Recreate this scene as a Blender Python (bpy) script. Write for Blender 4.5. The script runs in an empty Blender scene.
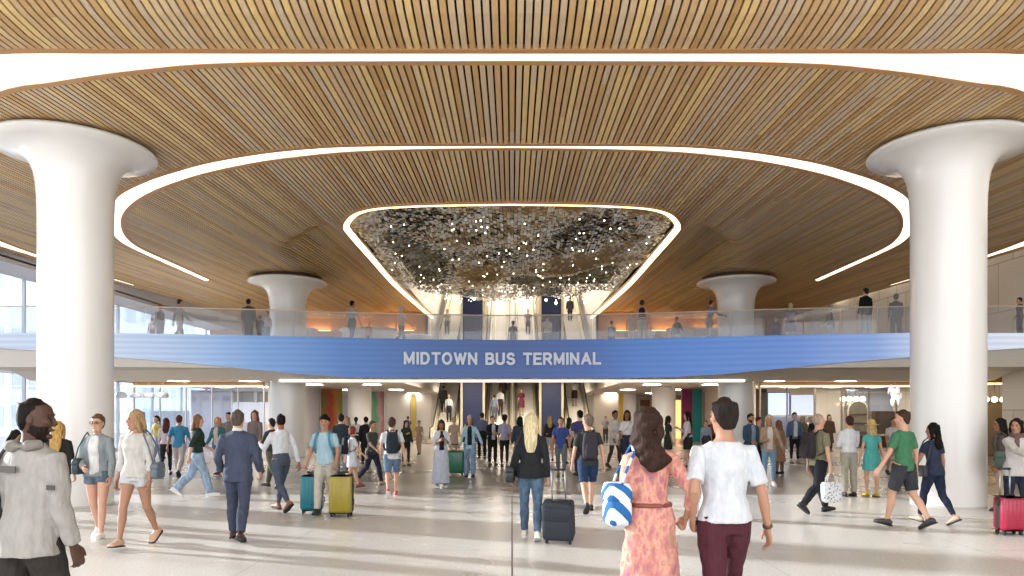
import bpy, math, random
import numpy as np
from mathutils import Vector, Matrix
random.seed(7); rng = np.random.default_rng(7)
sc = bpy.context.scene
COL = sc.collection
PI = math.pi
F, CX, HY, EYE = 700.0, 512.0, 414.0, 1.75      # focal length in px, centre, horizon row, eye height

# ---------------------------------------------------------------- helpers
def lin(h):
    h = h.lstrip('#'); out = []
    for i in (0, 2, 4):
        c = int(h[i:i+2], 16)/255
        out.append(c/12.92 if c <= .04045 else ((c+.055)/1.055)**2.4)
    return (*out, 1)
MATS = {}
def new_mat(name):
    m = bpy.data.materials.new(name); m.use_nodes = True
    return m, m.node_tree, m.node_tree.nodes['Principled BSDF']
def mat(hexc, rough=.6, metal=0, spec=.5, emit=0, bump=0, bscale=40, coat=0):
    k = (hexc, rough, metal, spec, emit, bump, bscale, coat)
    if k in MATS: return MATS[k]
    m, nt, b = new_mat('finish_' + hexc.strip('#'))
    b.inputs['Base Color'].default_value = lin(hexc)
    b.inputs['Roughness'].default_value = rough; b.inputs['Metallic'].default_value = metal
    b.inputs['Specular IOR Level'].default_value = spec
    if coat: b.inputs['Coat Weight'].default_value = coat
    if emit:
        b.inputs['Emission Color'].default_value = lin(hexc); b.inputs['Emission Strength'].default_value = emit
    if bump:
        tc = nt.nodes.new('ShaderNodeTexCoord'); n = nt.nodes.new('ShaderNodeTexNoise'); bp = nt.nodes.new('ShaderNodeBump')
        n.inputs['Scale'].default_value = bscale; n.inputs['Detail'].default_value = 3
        bp.inputs['Strength'].default_value = bump; bp.inputs['Distance'].default_value = .02
        nt.links.new(tc.outputs['Object'], n.inputs['Vector']); nt.links.new(n.outputs['Fac'], bp.inputs['Height'])
        nt.links.new(bp.outputs['Normal'], b.inputs['Normal'])
    MATS[k] = m; return m
def cloth(hexc, kind='plain'):
    k = ('cloth', hexc, kind)
    if k in MATS: return MATS[k]
    m, nt, b = new_mat('fabric_' + hexc.strip('#')); raw = lin(hexc); lum = .3*raw[0]+.6*raw[1]+.1*raw[2]; c = [(x*.80+lum*.20)*.74+.004 for x in raw[:3]]+[1]
    N = nt.nodes; Lk = nt.links
    b.inputs['Roughness'].default_value = .85; b.inputs['Specular IOR Level'].default_value = .2
    tc = N.new('ShaderNodeTexCoord'); n = N.new('ShaderNodeTexNoise'); n.inputs['Scale'].default_value = 9; n.inputs['Detail'].default_value = 4
    mp = N.new('ShaderNodeMapping'); mp.inputs['Scale'].default_value = (2.2, 2.2, .9)
    Lk.new(tc.outputs['Object'], mp.inputs['Vector']); Lk.new(mp.outputs['Vector'], n.inputs['Vector'])
    r = N.new('ShaderNodeValToRGB')
    lo, hi = (.87, 1.09) if kind != 'denim' else (.68, 1.35)
    r.color_ramp.elements[0].position = .3; r.color_ramp.elements[1].position = .7
    r.color_ramp.elements[0].color = (*[min(1, x*lo) for x in c[:3]], 1); r.color_ramp.elements[1].color = (*[min(1, x*hi) for x in c[:3]], 1)
    Lk.new(n.outputs['Fac'], r.inputs['Fac'])
    if kind == 'floral':
        v = N.new('ShaderNodeTexNoise'); v.inputs['Scale'].default_value = 13; v.inputs['Detail'].default_value = 5
        mp2 = N.new('ShaderNodeMapping'); mp2.inputs['Scale'].default_value = (1.3, 1.3, .7)
        Lk.new(tc.outputs['Object'], mp2.inputs['Vector']); Lk.new(mp2.outputs['Vector'], v.inputs['Vector'])
        rr = N.new('ShaderNodeValToRGB'); e = rr.color_ramp.elements
        e[0].position = .28; e[0].color = lin('#8d6078'); e[1].position = .42; e[1].color = lin('#b5766f')
        for p, cc in ((.5, '#c4877a'), (.56, '#cc9c84'), (.62, '#bd7a70'), (.7, '#a8697b')):
            q = e.new(p); q.color = lin(cc)
        Lk.new(v.outputs['Fac'], rr.inputs['Fac']); Lk.new(rr.outputs['Color'], b.inputs['Base Color'])
    elif kind == 'stripe':
        w = N.new('ShaderNodeTexWave'); w.bands_direction = 'DIAGONAL'; w.inputs['Scale'].default_value = 3.6; w.inputs['Distortion'].default_value = .2
        Lk.new(tc.outputs['Object'], w.inputs['Vector'])
        rr = N.new('ShaderNodeValToRGB'); rr.color_ramp.interpolation = 'CONSTANT'
        rr.color_ramp.elements[0].color = lin(hexc); rr.color_ramp.elements[1].position = .5; rr.color_ramp.elements[1].color = lin('#d0d3d8')
        Lk.new(w.outputs['Fac'], rr.inputs['Fac']); Lk.new(rr.outputs['Color'], b.inputs['Base Color'])
    else:
        Lk.new(r.outputs['Color'], b.inputs['Base Color'])
    bp = N.new('ShaderNodeBump'); bp.inputs['Strength'].default_value = .7; bp.inputs['Distance'].default_value = .03
    Lk.new(n.outputs['Fac'], bp.inputs['Height']); Lk.new(bp.outputs['Normal'], b.inputs['Normal'])
    MATS[k] = m; return m
def hairmat(hexc):
    k = ('hair', hexc)
    if k in MATS: return MATS[k]
    m, nt, b = new_mat('hair_' + hexc.strip('#')); N = nt.nodes; Lk = nt.links
    tc = N.new('ShaderNodeTexCoord'); mp = N.new('ShaderNodeMapping'); mp.inputs['Scale'].default_value = (60, 60, 6)
    n = N.new('ShaderNodeTexNoise'); n.inputs['Scale'].default_value = 1.2; n.inputs['Detail'].default_value = 3
    Lk.new(tc.outputs['Object'], mp.inputs['Vector']); Lk.new(mp.outputs['Vector'], n.inputs['Vector'])
    r = N.new('ShaderNodeValToRGB'); c = lin(hexc); lu = .3*c[0]+.6*c[1]+.1*c[2]; c = [(x*.82+lu*.18)*.85 for x in c[:3]]
    r.color_ramp.elements[0].position = .3; r.color_ramp.elements[1].position = .7
    r.color_ramp.elements[0].color = (*[x*.55 for x in c[:3]], 1); r.color_ramp.elements[1].color = (*[min(1, x*1.35) for x in c[:3]], 1)
    Lk.new(n.outputs['Fac'], r.inputs['Fac']); Lk.new(r.outputs['Color'], b.inputs['Base Color'])
    b.inputs['Roughness'].default_value = .62; b.inputs['Specular IOR Level'].default_value = .12
    bp = N.new('ShaderNodeBump'); bp.inputs['Strength'].default_value = .8; bp.inputs['Distance'].default_value = .01
    Lk.new(n.outputs['Fac'], bp.inputs['Height']); Lk.new(bp.outputs['Normal'], b.inputs['Normal'])
    MATS[k] = m; return m

class MB:                                   # a mesh under construction
    def __init__(s): s.v = []; s.f = []; s.n = 0
    def add(s, v, f):
        v = np.asarray(v, float).reshape(-1, 3)
        s.v.append(v); s.f += [tuple(i + s.n for i in q) for q in f]; s.n += len(v); return s
    def box(s, a, b, rz=0, c=None):
        x0, y0, z0 = a; x1, y1, z1 = b
        v = np.array([(x, y, z) for x in (x0, x1) for y in (y0, y1) for z in (z0, z1)], float)
        if rz:
            c = np.array(c if c is not None else ((x0+x1)/2, (y0+y1)/2, 0)); R = np.array([[math.cos(rz), -math.sin(rz), 0], [math.sin(rz), math.cos(rz), 0], [0, 0, 1]])
            v = (v-c) @ R.T + c
        return s.add(v, [(0,1,3,2), (4,6,7,5), (0,4,5,1), (2,3,7,6), (0,2,6,4), (1,5,7,3)])
    def tube(s, pts, r, n=8, rb=None, closed=False):
        m = len(pts); rr = r if hasattr(r, '__len__') else [r]*m
        v, f = loft(pts, rr, rr if rb is None else rb, n=n, cap='flat'); return s.add(v, f)
    def lathe(s, prof, c=(0,0,0), n=48):
        v = []; f = []
        for r, z in prof:
            for k in range(n):
                a = 2*PI*k/n; v.append((c[0]+r*math.cos(a), c[1]+r*math.sin(a), c[2]+z))
        for i in range(len(prof)-1):
            for k in range(n):
                f.append((i*n+k, i*n+(k+1) % n, (i+1)*n+(k+1) % n, (i+1)*n+k))
        return s.add(v, f)
    def build(s, name, m, parent=None, smooth=False, **tags):
        me = bpy.data.meshes.new(name)
        V = np.concatenate(s.v) if s.v else np.zeros((0, 3))
        me.from_pydata(V.tolist(), [], s.f); me.update()
        if m: me.materials.append(m)
        if smooth:
            me.polygons.foreach_set('use_smooth', [True]*len(me.polygons))
            if smooth == 'auto':
                try: me.set_sharp_from_angle(angle=math.radians(40))
                except Exception: pass
        o = bpy.data.objects.new(name, me); COL.objects.link(o)
        if parent: o.parent = parent
        for k, val in tags.items(): o[k] = val
        return o
def unit(v): v = np.asarray(v, float); return v/max(1e-9, np.linalg.norm(v))
def loft(pts, ra, rb, side=(1, 0, 0), n=14, cap='round'):
    P = [np.asarray(p, float) for p in pts]; m = len(P); rings = []
    T = [unit(P[min(i+1, m-1)]-P[max(i-1, 0)]) for i in range(m)]
    def ring(c, t, a_, b_):
        sd = np.asarray(side, float)
        if abs(np.dot(sd, t)) > .95: sd = np.array((0, 1, 0.))
        if abs(np.dot(sd, t)) > .95: sd = np.array((0, 0, 1.))
        a = unit(sd - np.dot(sd, t)*t); b = np.cross(t, a)
        th = np.arange(n)*2*PI/n
        return c + np.outer(np.cos(th)*a_, a) + np.outer(np.sin(th)*b_, b)
    if cap == 'round':
        r0 = min(ra[0], rb[0]); rings.append(ring(P[0]-T[0]*r0*.45, T[0], ra[0]*.75, rb[0]*.75))
    for i in range(m): rings.append(ring(P[i], T[i], ra[i], rb[i]))
    if cap == 'round':
        r1 = min(ra[-1], rb[-1]); rings.append(ring(P[-1]+T[-1]*r1*.45, T[-1], ra[-1]*.75, rb[-1]*.75))
    V = np.concatenate(rings); f = []
    k = len(rings)
    for i in range(k-1):
        for j in range(n):
            f.append((i*n+j, i*n+(j+1) % n, (i+1)*n+(j+1) % n, (i+1)*n+j))
    a = len(V)
    if cap == 'round':
        e0 = P[0]-T[0]*min(ra[0], rb[0])*.7; e1 = P[-1]+T[-1]*min(ra[-1], rb[-1])*.7
    else: e0, e1 = P[0], P[-1]
    V = np.vstack([V, e0, e1])
    for j in range(n):
        f.append((a, (j+1) % n, j)); f.append((a+1, (k-1)*n+j, (k-1)*n+(j+1) % n))
    return V, f
def ellipsoid(c, r, nu=14, nv=9):
    v = []; f = []
    for i in range(nv+1):
        ph = PI*i/nv
        for j in range(nu):
            th = 2*PI*j/nu
            v.append((c[0]+r[0]*math.sin(ph)*math.cos(th), c[1]+r[1]*math.sin(ph)*math.sin(th), c[2]+r[2]*math.cos(ph)))
    for i in range(nv):
        for j in range(nu):
            f.append((i*nu+j, (i+1)*nu+j, (i+1)*nu+(j+1) % nu, i*nu+(j+1) % nu))
    return np.array(v), f
def empty(name, loc, rz=0, **tags):
    o = bpy.data.objects.new(name, None); COL.objects.link(o); o.location = loc; o.rotation_euler = (0, 0, rz)
    o.empty_display_size = .2
    for k, v in tags.items(): o[k] = v
    return o
def copy_thing(root, loc, rz=0, label=None):
    def cp(o, par):
        c = o.copy(); COL.objects.link(c)
        if par: c.parent = par
        for ch in o.children: cp(ch, c)
        return c
    r = cp(root, None); r.location = loc; r.rotation_euler = (0, 0, rz)
    if label: r['label'] = label
    return r
_tmp = None
def remesh(mb, vox, smooth_it=4, wr=0, seed=0):
    """voxel union of overlapping closed lofts -> one continuous smooth surface"""
    me = bpy.data.meshes.new('raw'); me.from_pydata(np.concatenate(mb.v).tolist(), [], mb.f); me.update()
    o = bpy.data.objects.new('raw', me); COL.objects.link(o)
    m = o.modifiers.new('r', 'REMESH'); m.mode = 'VOXEL'; m.voxel_size = vox; m.use_smooth_shade = True
    if smooth_it:
        q = o.modifiers.new('s', 'SMOOTH'); q.factor = .5; q.iterations = smooth_it
    dg = bpy.context.evaluated_depsgraph_get(); ev = o.evaluated_get(dg)
    res = bpy.data.meshes.new_from_object(ev)
    bpy.data.objects.remove(o); bpy.data.meshes.remove(me)
    if wr:
        nv = len(res.vertices); co = np.empty(nv*3); res.vertices.foreach_get('co', co); co = co.reshape(-1, 3)
        no = np.empty(nv*3); res.vertices.foreach_get('normal', no); no = no.reshape(-1, 3)
        s = seed*1.7
        d = np.sin(co[:,2]*23+co[:,0]*31+s)*np.sin(co[:,1]*27-co[:,2]*17+s) + .6*np.sin(co[:,2]*55+co[:,0]*40*np.sin(s+1)+co[:,1]*35)
        co += no*(d*wr)[:, None]
        res.vertices.foreach_set('co', co.ravel()); res.update()
    res.polygons.foreach_set('use_smooth', [True]*len(res.polygons))
    return res
def depth_of(v, z=0.): return (EYE-z)*F/(v-HY)
def at_floor(px, v): d = depth_of(v); return ((px-CX)*d/F, d)
def sm(t): t = np.clip(t, 0, 1); return t*t*(3-2*t)
WORLD = 2.4; SUN = 10.0; EXPO = 0.42
COVE_E = 1.4; HALL_E = 4.5; BLUE_E = .66; LAMP_E = 20.0
FLOOR_LO = '#bcb9b5'; FLOOR_HI = '#d8d5d1'; FLOOR_SHADE = '#aea69e'
# ================================================================ camera, world, sun
cam = bpy.data.cameras.new('camera'); co_ = bpy.data.objects.new('camera', cam); COL.objects.link(co_)
cam.sensor_width = 36; cam.lens = F/1024*36; cam.shift_y = (HY-288)/1024; cam.clip_end = 500
co_.location = (0, 0, EYE); co_.rotation_euler = (PI/2, 0, 0); sc.camera = co_
w = bpy.data.worlds.new('daylight'); sc.world = w; w.use_nodes = True
w.node_tree.nodes['Background'].inputs['Color'].default_value = (.90, .95, 1.0, 1)
w.node_tree.nodes['Background'].inputs['Strength'].default_value = WORLD
sun = bpy.data.lights.new('sun', 'SUN'); so = bpy.data.objects.new('sun', sun); COL.objects.link(so)
sun.energy = SUN; sun.angle = math.radians(2.0); sun.color = (1, .96, .9)
el = math.radians(13.5); dv = Vector((.932*math.cos(el), -.362*math.cos(el), -math.sin(el)))
so.rotation_euler = dv.to_track_quat('-Z', 'Y').to_euler()
sc.view_settings.view_transform = 'Standard'; sc.view_settings.look = 'None'; sc.view_settings.gamma = 1
sc.view_settings.use_curve_mapping = False; sc.view_settings.exposure = EXPO
sc.cycles.max_bounces = 7; sc.cycles.diffuse_bounces = 4; sc.cycles.glossy_bounces = 3; sc.cycles.transparent_max_bounces = 12; sc.cycles.transmission_bounces = 3
sc.cycles.sample_clamp_indirect = 6; sc.cycles.use_denoising = True
sc.cycles.caustics_reflective = False; sc.cycles.caustics_refractive = False

def nodes(m): return m.node_tree.nodes, m.node_tree.links
HC = 6.92
def sc_(P): return [(a*(HC-EYE)/5.05, b*(HC-EYE)/5.05) for a, b in P]
# ---------------------------------------------------------------- wood slats
PITCH = .109
def wood_mat():
    m, nt, b = new_mat('oak_slats'); N, Lk = nodes(m)
    tc = N.new('ShaderNodeTexCoord'); sep = N.new('ShaderNodeSeparateXYZ'); Lk.new(tc.outputs['Object'], sep.inputs[0])
    d = N.new('ShaderNodeMath'); d.operation = 'DIVIDE'; d.inputs[1].default_value = PITCH; Lk.new(sep.outputs['X'], d.inputs[0])
    a = N.new('ShaderNodeMath'); a.operation = 'ROUND'; Lk.new(d.outputs[0], a.inputs[0])
    w1 = N.new('ShaderNodeTexWhiteNoise'); w1.noise_dimensions = '1D'; Lk.new(a.outputs[0], w1.inputs['W'])
    # planks: along y every ~3 m, staggered
    mul = N.new('ShaderNodeMath'); mul.operation = 'MULTIPLY_ADD'; mul.inputs[1].default_value = 1/9.0; Lk.new(sep.outputs['Y'], mul.inputs[0]); Lk.new(w1.outputs['Value'], mul.inputs[2])
    fl = N.new('ShaderNodeMath'); fl.operation = 'FLOOR'; Lk.new(mul.outputs[0], fl.inputs[0])
    cmb = N.new('ShaderNodeCombineXYZ'); Lk.new(a.outputs[0], cmb.inputs[0]); Lk.new(fl.outputs[0], cmb.inputs[1])
    w2 = N.new('ShaderNodeTexWhiteNoise'); w2.noise_dimensions = '2D'; Lk.new(cmb.outputs[0], w2.inputs['Vector'])
    r = N.new('ShaderNodeValToRGB'); e = r.color_ramp.elements; e[0].color = lin('#c89f68'); e[1].position = 1; e[1].color = lin('#ecc98e')
    for p, c in ((.2, '#d6ae79'), (.4, '#dbb689'), (.55, '#d6bfa2'), (.7, '#e6c698'), (.85, '#eecb8a')):
        q = e.new(p); q.color = lin(c)
    Lk.new(w2.outputs['Value'], r.inputs['Fac'])
    mp = N.new('ShaderNodeMapping'); mp.inputs['Scale'].default_value = (30, 2, 30); Lk.new(tc.outputs['Object'], mp.inputs['Vector'])
    n = N.new('ShaderNodeTexNoise'); n.inputs['Scale'].default_value = 1.5; n.inputs['Detail'].default_value = 4; Lk.new(mp.outputs['Vector'], n.inputs['Vector'])
    mx = N.new('ShaderNodeMix'); mx.data_type = 'RGBA'; mx.blend_type = 'MULTIPLY'; mx.inputs['Factor'].default_value = .35
    Lk.new(r.outputs['Color'], mx.inputs['A']); Lk.new(n.outputs['Fac'], mx.inputs['B']); Lk.new(mx.outputs['Result'], b.inputs['Base Color'])
    b.inputs['Roughness'].default_value = .42; b.inputs['Specular IOR Level'].default_value = .35
    return m
WOOD = wood_mat()
DARKBACK = mat('#2a180c', .9)
TRIMWOOD = mat('#b98a5a', .5)
def zc(x, y):
    x = np.abs(np.asarray(x, float)); y = np.asarray(y, float)
    z = HC + .028*(y-13.5)
    near = np.maximum(0, 9.5-y); k = .17
    z = z + np.where(near < 1.6, k*near**2, k*1.6**2 + 2*k*1.6*(near-1.6))      # the ceiling sweeps up towards the entrance
    front = 17.9 + 1.35*np.maximum(0, x-4.3)
    t = sm((x-4.85)/1.2)*(1-sm((x-(6.4+.06*np.maximum(0, y-22)))/1.7))*sm((y-front)/1.6)
    return z + .42*t                                                            # long scoop either side of the opening
def ceil_pt(px, v):
    d = 14.
    for _ in range(30): d = (float(HC+.028*(d-13.5))-EYE)*F/(HY-v)
    return ((px-CX)*d/F, d)
def trace(pts): return [ceil_pt(*p) for p in pts]
def resample(pts, n):
    P = np.array(pts); out = []
    m = len(P)
    for i in range(m-1):
        p0 = P[max(i-1, 0)]; p1 = P[i]; p2 = P[i+1]; p3 = P[min(i+2, m-1)]
        for k in range(n):
            t = k/n; out.append(.5*((2*p1)+(-p0+p2)*t+(2*p0-5*p1+4*p2-p3)*t*t+(-p0+3*p1-3*p2+p3)*t**3))
    out.append(P[-1]); return np.array(out)
def mirror(left):                       # curve given from centre to the left side; returns left end -> right end
    L = np.array(left); Rr = L.copy(); Rr[:, 0] *= -1
    return np.vstack([L[::-1], Rr[1:]])
o_out = sc_([(0, 9.60), (-3, 9.60), (-5.4, 9.60), (-7.3, 9.64), (-9.5, 10.1), (-12, 11.9), (-14, 14.2), (-15.4, 17.3), (-16.0, 20.6), (-16.2, 24), (-16.25, 30)])
o_in = sc_([(0, 9.81), (-3, 9.83)]) + trace([(203, 63.5), (152, 68), (101.5, 74), (51, 82), (0, 91)]) + sc_([(-9.9, 12.1), (-12, 13.9), (-13.8, 16.2), (-15.0, 18.8), (-15.6, 21.2), (-15.95, 24), (-16.15, 30)])
i_out = trace([(512, 145.8), (420, 145.8), (350, 146.6), (300, 149.5), (256, 154.5), (208, 163), (175, 172), (148, 181), (121.5, 194), (112, 206), (109.5, 218), (111.5, 231), (120, 241), (136, 250), (172, 266.2), (206, 281.2)])
i_in = trace([(512, 147.6), (420, 148.6), (350, 151.3), (300, 156), (256, 162), (208, 172), (175, 182), (150, 192), (132, 203), (122, 215), (121, 227), (127, 238.5), (141.5, 249), (176, 264.6), (209.5, 279.8)])
slot = trace([(512, 203), (440, 204), (392, 206), (370, 208.5), (356, 213), (348.5, 220), (346.5, 226), (349.5, 232.5), (372, 259), (400, 292), (430, 327)]) 
slot[-1] = (-5.0, 44.0)
slot_c = [p for p in slot]
def even(P, n=90):
    P = np.asarray(P); d = np.r_[0, np.cumsum(np.hypot(*np.diff(P, axis=0).T))]; t = np.linspace(0, d[-1], n)
    return np.stack([np.interp(t, d, P[:, 0]), np.interp(t, d, P[:, 1])], 1)
RINGS = [(mirror(even(resample(o_out, 8))), mirror(even(resample(o_in, 8)))), (mirror(even(resample(i_out, 6))), mirror(even(resample(i_in, 6))))]
SLOT = mirror(resample(slot_c, 4))
polys = [np.vstack([a, b[::-1]]) for a, b in RINGS] + [SLOT]
def cuts(x, P):
    ys = []
    n = len(P)
    for i in range(n):
        (x0, y0), (x1, y1) = P[i], P[(i+1) % n]
        if (x0 <= x) != (x1 <= x): ys.append(y0+(x-x0)/(x1-x0)*(y1-y0))
    ys.sort(); return list(zip(ys[::2], ys[1::2]))
def spans(x, Ps, y0, y1):
    segs = [(y0, y1)]
    for P in Ps:
        for a, b in cuts(x, P):
            ns = []
            for s, e in segs:
                if b <= s or a >= e: ns.append((s, e)); continue
                if a > s: ns.append((s, a))
                if b < e: ns.append((b, e))
            segs = ns
    return [s for s in segs if s[1]-s[0] > .02]
XE, YB, YF = 17.0, 44.0, -3.0
def strip(mb, x, s, e, hw, dz, thick):
    n = max(2, int((e-s)/.45)+1); ys = np.linspace(s, e, n); zz = zc(x, ys)
    if thick:
        V = np.empty((n, 4, 3)); V[:, :, 1] = ys[:, None]
        V[:, 0, 0] = x-hw; V[:, 1, 0] = x+hw; V[:, 2, 0] = x+hw; V[:, 3, 0] = x-hw
        V[:, 0, 2] = zz; V[:, 1, 2] = zz; V[:, 2, 2] = zz+thick; V[:, 3, 2] = zz+thick
        f = []
        for i in range(n-1):
            a = i*4; b = a+4
            f += [(a, b, b+1, a+1), (a+1, b+1, b+2, a+2), (a+3, b+3, b, a)]
        f += [(0, 1, 2, 3), ((n-1)*4, (n-1)*4+3, (n-1)*4+2, (n-1)*4+1)]
    else:
        V = np.empty((n, 2, 3)); V[:, :, 1] = ys[:, None]; V[:, 0, 0] = x-hw; V[:, 1, 0] = x+hw; V[:, :, 2] = (zz+dz)[:, None]
        f = [(2*i, 2*i+2, 2*i+3, 2*i+1) for i in range(n-1)]
    mb.add(V, f)
sl = MB(); bk = MB()
for i in range(-int(XE/PITCH), int(XE/PITCH)+1):
    x = i*PITCH
    for s, e in spans(x, polys, YF, YB): strip(sl, x, s, e, .0395, 0, .06)
    for s, e in spans(x, [SLOT], YF, YB): strip(bk, x, s, e, PITCH/2+.002, .065, 0)
ceiling = empty('ceiling', (0, 0, 0), kind='structure')
sl.build('wood_slats', WOOD, ceiling)
bk.build('ceiling_backing', DARKBACK, ceiling)
def ribbon(P, w, z0, z1, m, name, parent, closed=False, off=0):
    """thin upstanding border following a plan curve"""
    P = np.asarray(P); n = len(P)
    T = np.array([unit(P[min(i+1, n-1)]-P[max(i-1, 0)]) for i in range(n)]); Nn = np.stack([-T[:, 1], T[:, 0]], 1)
    a = P+Nn*(off-w/2); b = P+Nn*(off+w/2); V = []; f = []
    for i in range(n):
        zz = float(zc(*P[i]))
        V += [(a[i][0], a[i][1], zz+z0), (b[i][0], b[i][1], zz+z0), (b[i][0], b[i][1], zz+z1), (a[i][0], a[i][1], zz+z1)]
    for i in range(n-1):
        q = i*4; r = q+4
        for k in range(4): f.append((q+k, r+k, r+(k+1) % 4, q+(k+1) % 4))
    return MB().add(V, f).build(name, m, parent)
COVE = mat('#fff1dc', .5, emit=COVE_E)
for k, (a, b) in enumerate(RINGS):
    V = []; f = []
    for p, q in zip(a, b):
        V += [(p[0], p[1], float(zc(*p))+.0), (q[0], q[1], float(zc(*q))+.0)]
    f = [(2*i, 2*i+1, 2*i+3, 2*i+2) for i in range(len(a)-1)]
    ring = MB().add(V, f).build('trim_%d' % (k+1), COVE, None, kind='structure')
    ribbon(a, .12, -.012, .07, TRIMWOOD, 'cove_edge', ring, off=-.06)
    ribbon(b, .12, -.012, .07, TRIMWOOD, 'cove_edge', ring, off=.06)
STRIPL = mat('#ffe3b0', .5, emit=2.2)
tr3 = ribbon(SLOT, .16, -.04, .05, STRIPL, 'trim_3', None, off=0); tr3['kind'] = 'structure'
ribbon(SLOT, .05, -.05, .35, TRIMWOOD, 'opening_edge', tr3, off=-.11)
# roof slab above the timber
WHITE = mat('#e9e6e2', .55); BEIGE = mat('#cfc3b2', .6); PALE = mat('#d9d4cc', .6)
PLASTER = mat('#e6e2dc', .5)
# ---------------------------------------------------------------- escalator hall above the opening
hall = MB()
for s in (-1, 1):
    hall.box((s*5.35-.1, 16, 8.2), (s*5.35+.1, 62, 15.2)); hall.box((s*5.35-.1, 44.0, 4.5), (s*5.35+.1, 62, 8.2))
hall.box((-5.4, 61.8, 0), (5.4, 62, 15.2)); hall.box((-5.4, 15.9, 7.2), (5.4, 16.1, 15.2))
hall.build('wall_escalator_hall', PALE, None, kind='structure')
rf = MB().box((-5.5, 16, 15), (5.5, 62, 15.2)).build('ceiling_escalator_hall', WHITE, None, kind='structure')
MB().box((-3.5, 36, 14.85), (3.5, 60, 14.98)).build('hall_fill_panel', mat('#fff6ea', .5, emit=HALL_E), rf)  # unseen glowing panel added to light the escalator hall

# ---------------------------------------------------------------- hanging sculpture of small metal plates
def flake_mat():
    m, nt, b = new_mat('shimmer_plates'); N, Lk = nodes(m)
    at = N.new('ShaderNodeAttribute'); at.attribute_name = 'tone'
    r = N.new('ShaderNodeValToRGB'); r.color_ramp.interpolation = 'CONSTANT'; e = r.color_ramp.elements
    e[0].color = lin('#94764a'); e[1].position = .22; e[1].color = lin('#b8965c')
    for p, c in ((.36, '#d2c6ac'), (.52, '#dcd6ca'), (.70, '#efece6'), (.84, '#c7a548'), (.93, '#f2ecdc')):
        q = e.new(p); q.color = lin(c)
    Lk.new(at.outputs['Fac'], r.inputs['Fac']); Lk.new(r.outputs['Color'], b.inputs['Base Color'])
    b.inputs['Metallic'].default_value = 0.0; b.inputs['Specular IOR Level'].default_value = .8; b.inputs['Roughness'].default_value = .3
    return m
def inside(P, x, y):
    c = False; n = len(P)
    for i in range(n):
        (x0, y0), (x1, y1) = P[i], P[(i+1) % n]
        if (y0 > y) != (y1 > y) and x < (x1-x0)*(y-y0)/(y1-y0)+x0: c = not c
    return c
from mathutils import noise as mnoise
V = []; f = []; tone = []; n = 0
yy = 17.05
while yy < 34.2:
    for xx in np.arange(-4.9, 4.9, .098):
        x = xx + random.uniform(-.01, .01); y = yy + random.uniform(-.012, .012)
        lim = 34.0 - .35*abs(x) + .35*math.sin(x*3)
        if y > lim or not inside(SLOT, x*1.03, y-.1): continue
        q = mnoise.noise(Vector((x*.42, y*.22, 3.1))); q2 = mnoise.noise(Vector((x*1.7, y*.9, 8.)))
        z = float(zc(0, y)) + .12 + .30*q - .25*math.cos(min(1, abs(x)/4.7)*PI/2)*sm((y-18)/6) - .18*sm((y-30)/4)
        tx = random.gauss(0, .22)+q*1.1; ty = random.gauss(0, .22)+q2*.7
        a = .045; b = .128
        u = np.array((1, 0, ty))*a; v = np.array((0, 1, tx))*b*.5
        c = np.array((x, y, z)); V += [c-u-v, c+u-v, c+u+v, c-u+v]
        f.append((n, n+1, n+2, n+3)); n += 4
        t = .50 + 1.15*q + .5*q2 + random.gauss(0, .17); 
        if random.random() < .02: t = .97
        tone += [min(.999, max(0, t))]*4
    yy += .112
sculp = empty('ceiling_sculpture', (0, 17, 7), label='long shimmering canopy of tiny bronze and silver metal plates in the ceiling opening', category='sculpture')
MB().box((-4.6, .4, 1.1), (4.6, 17.2, 1.16)).build('light_block_board', mat('#2e241a', .9), sculp)  # dark board added to stop hall glow showing through the plate gaps
fl = MB().add(np.array(V)-np.array((0, 17, 7)), f).build('metal_plates', flake_mat(), sculp, kind='stuff')
at = fl.data.attributes.new('tone', 'FLOAT', 'POINT'); at.data.foreach_set('value', tone)
bl = MB(); kb = 0
while kb < 150:
    x = random.uniform(-4.4, 4.4); y = random.uniform(18, 33.5)
    if not inside(SLOT, x*1.06, y-.3): continue
    vv, ff = ellipsoid((x, y-17, float(zc(0, y))-7.0-.22-.2*math.cos(x/4.7*PI/2)*float(sm((y-18)/6))), (.018, .018, .024), 6, 4); bl.add(vv, ff); kb += 1
bl.build('glint_points', mat('#fff0cf', .4, emit=7), sculp, kind='stuff')  # painted glints: tiny glowing points stand in for highlights on the plates
hw = MB()
for xx in np.arange(-4.5, 4.6, .9): hw.box((xx-.008, .5, .75), (xx+.008, 17, .79))
hw.build('hanging_frame', mat('#4a4038', .5, .8), sculp)
# sparkle lamps hung along its far lip
lampm = mat('#fff4dc', .4, emit=14)
p0 = None
for i, (px, v) in enumerate([(425, 300), (433, 303), (449, 298), (460, 302), (474, 299), (489, 304), (503, 297), (517, 302), (531, 298), (546, 300), (556, 303), (566, 299), (585, 302), (520, 293), (540, 290)]):
    d = 33.2+.3*math.sin(i*2.3); x = (px-CX)*d/F; z = EYE+(HY-v)*d/F
    if p0 is None:
        p0 = empty('hanging_lamp', (x, d, z), label='tiny glowing glass bulb hung along the far lip of the plate sculpture', category='lamp', group='tiny bulbs under the ceiling sculpture')
        MB().add(*ellipsoid((0, 0, 0), (.05, .05, .07), 8, 6)).build('glass_bulb', lampm, p0, True)
        MB().box((-.006, -.006, .06), (.006, .006, .6)).build('wire', mat('#665e52', .5), p0)
    else: copy_thing(p0, (x, d, z))

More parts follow.
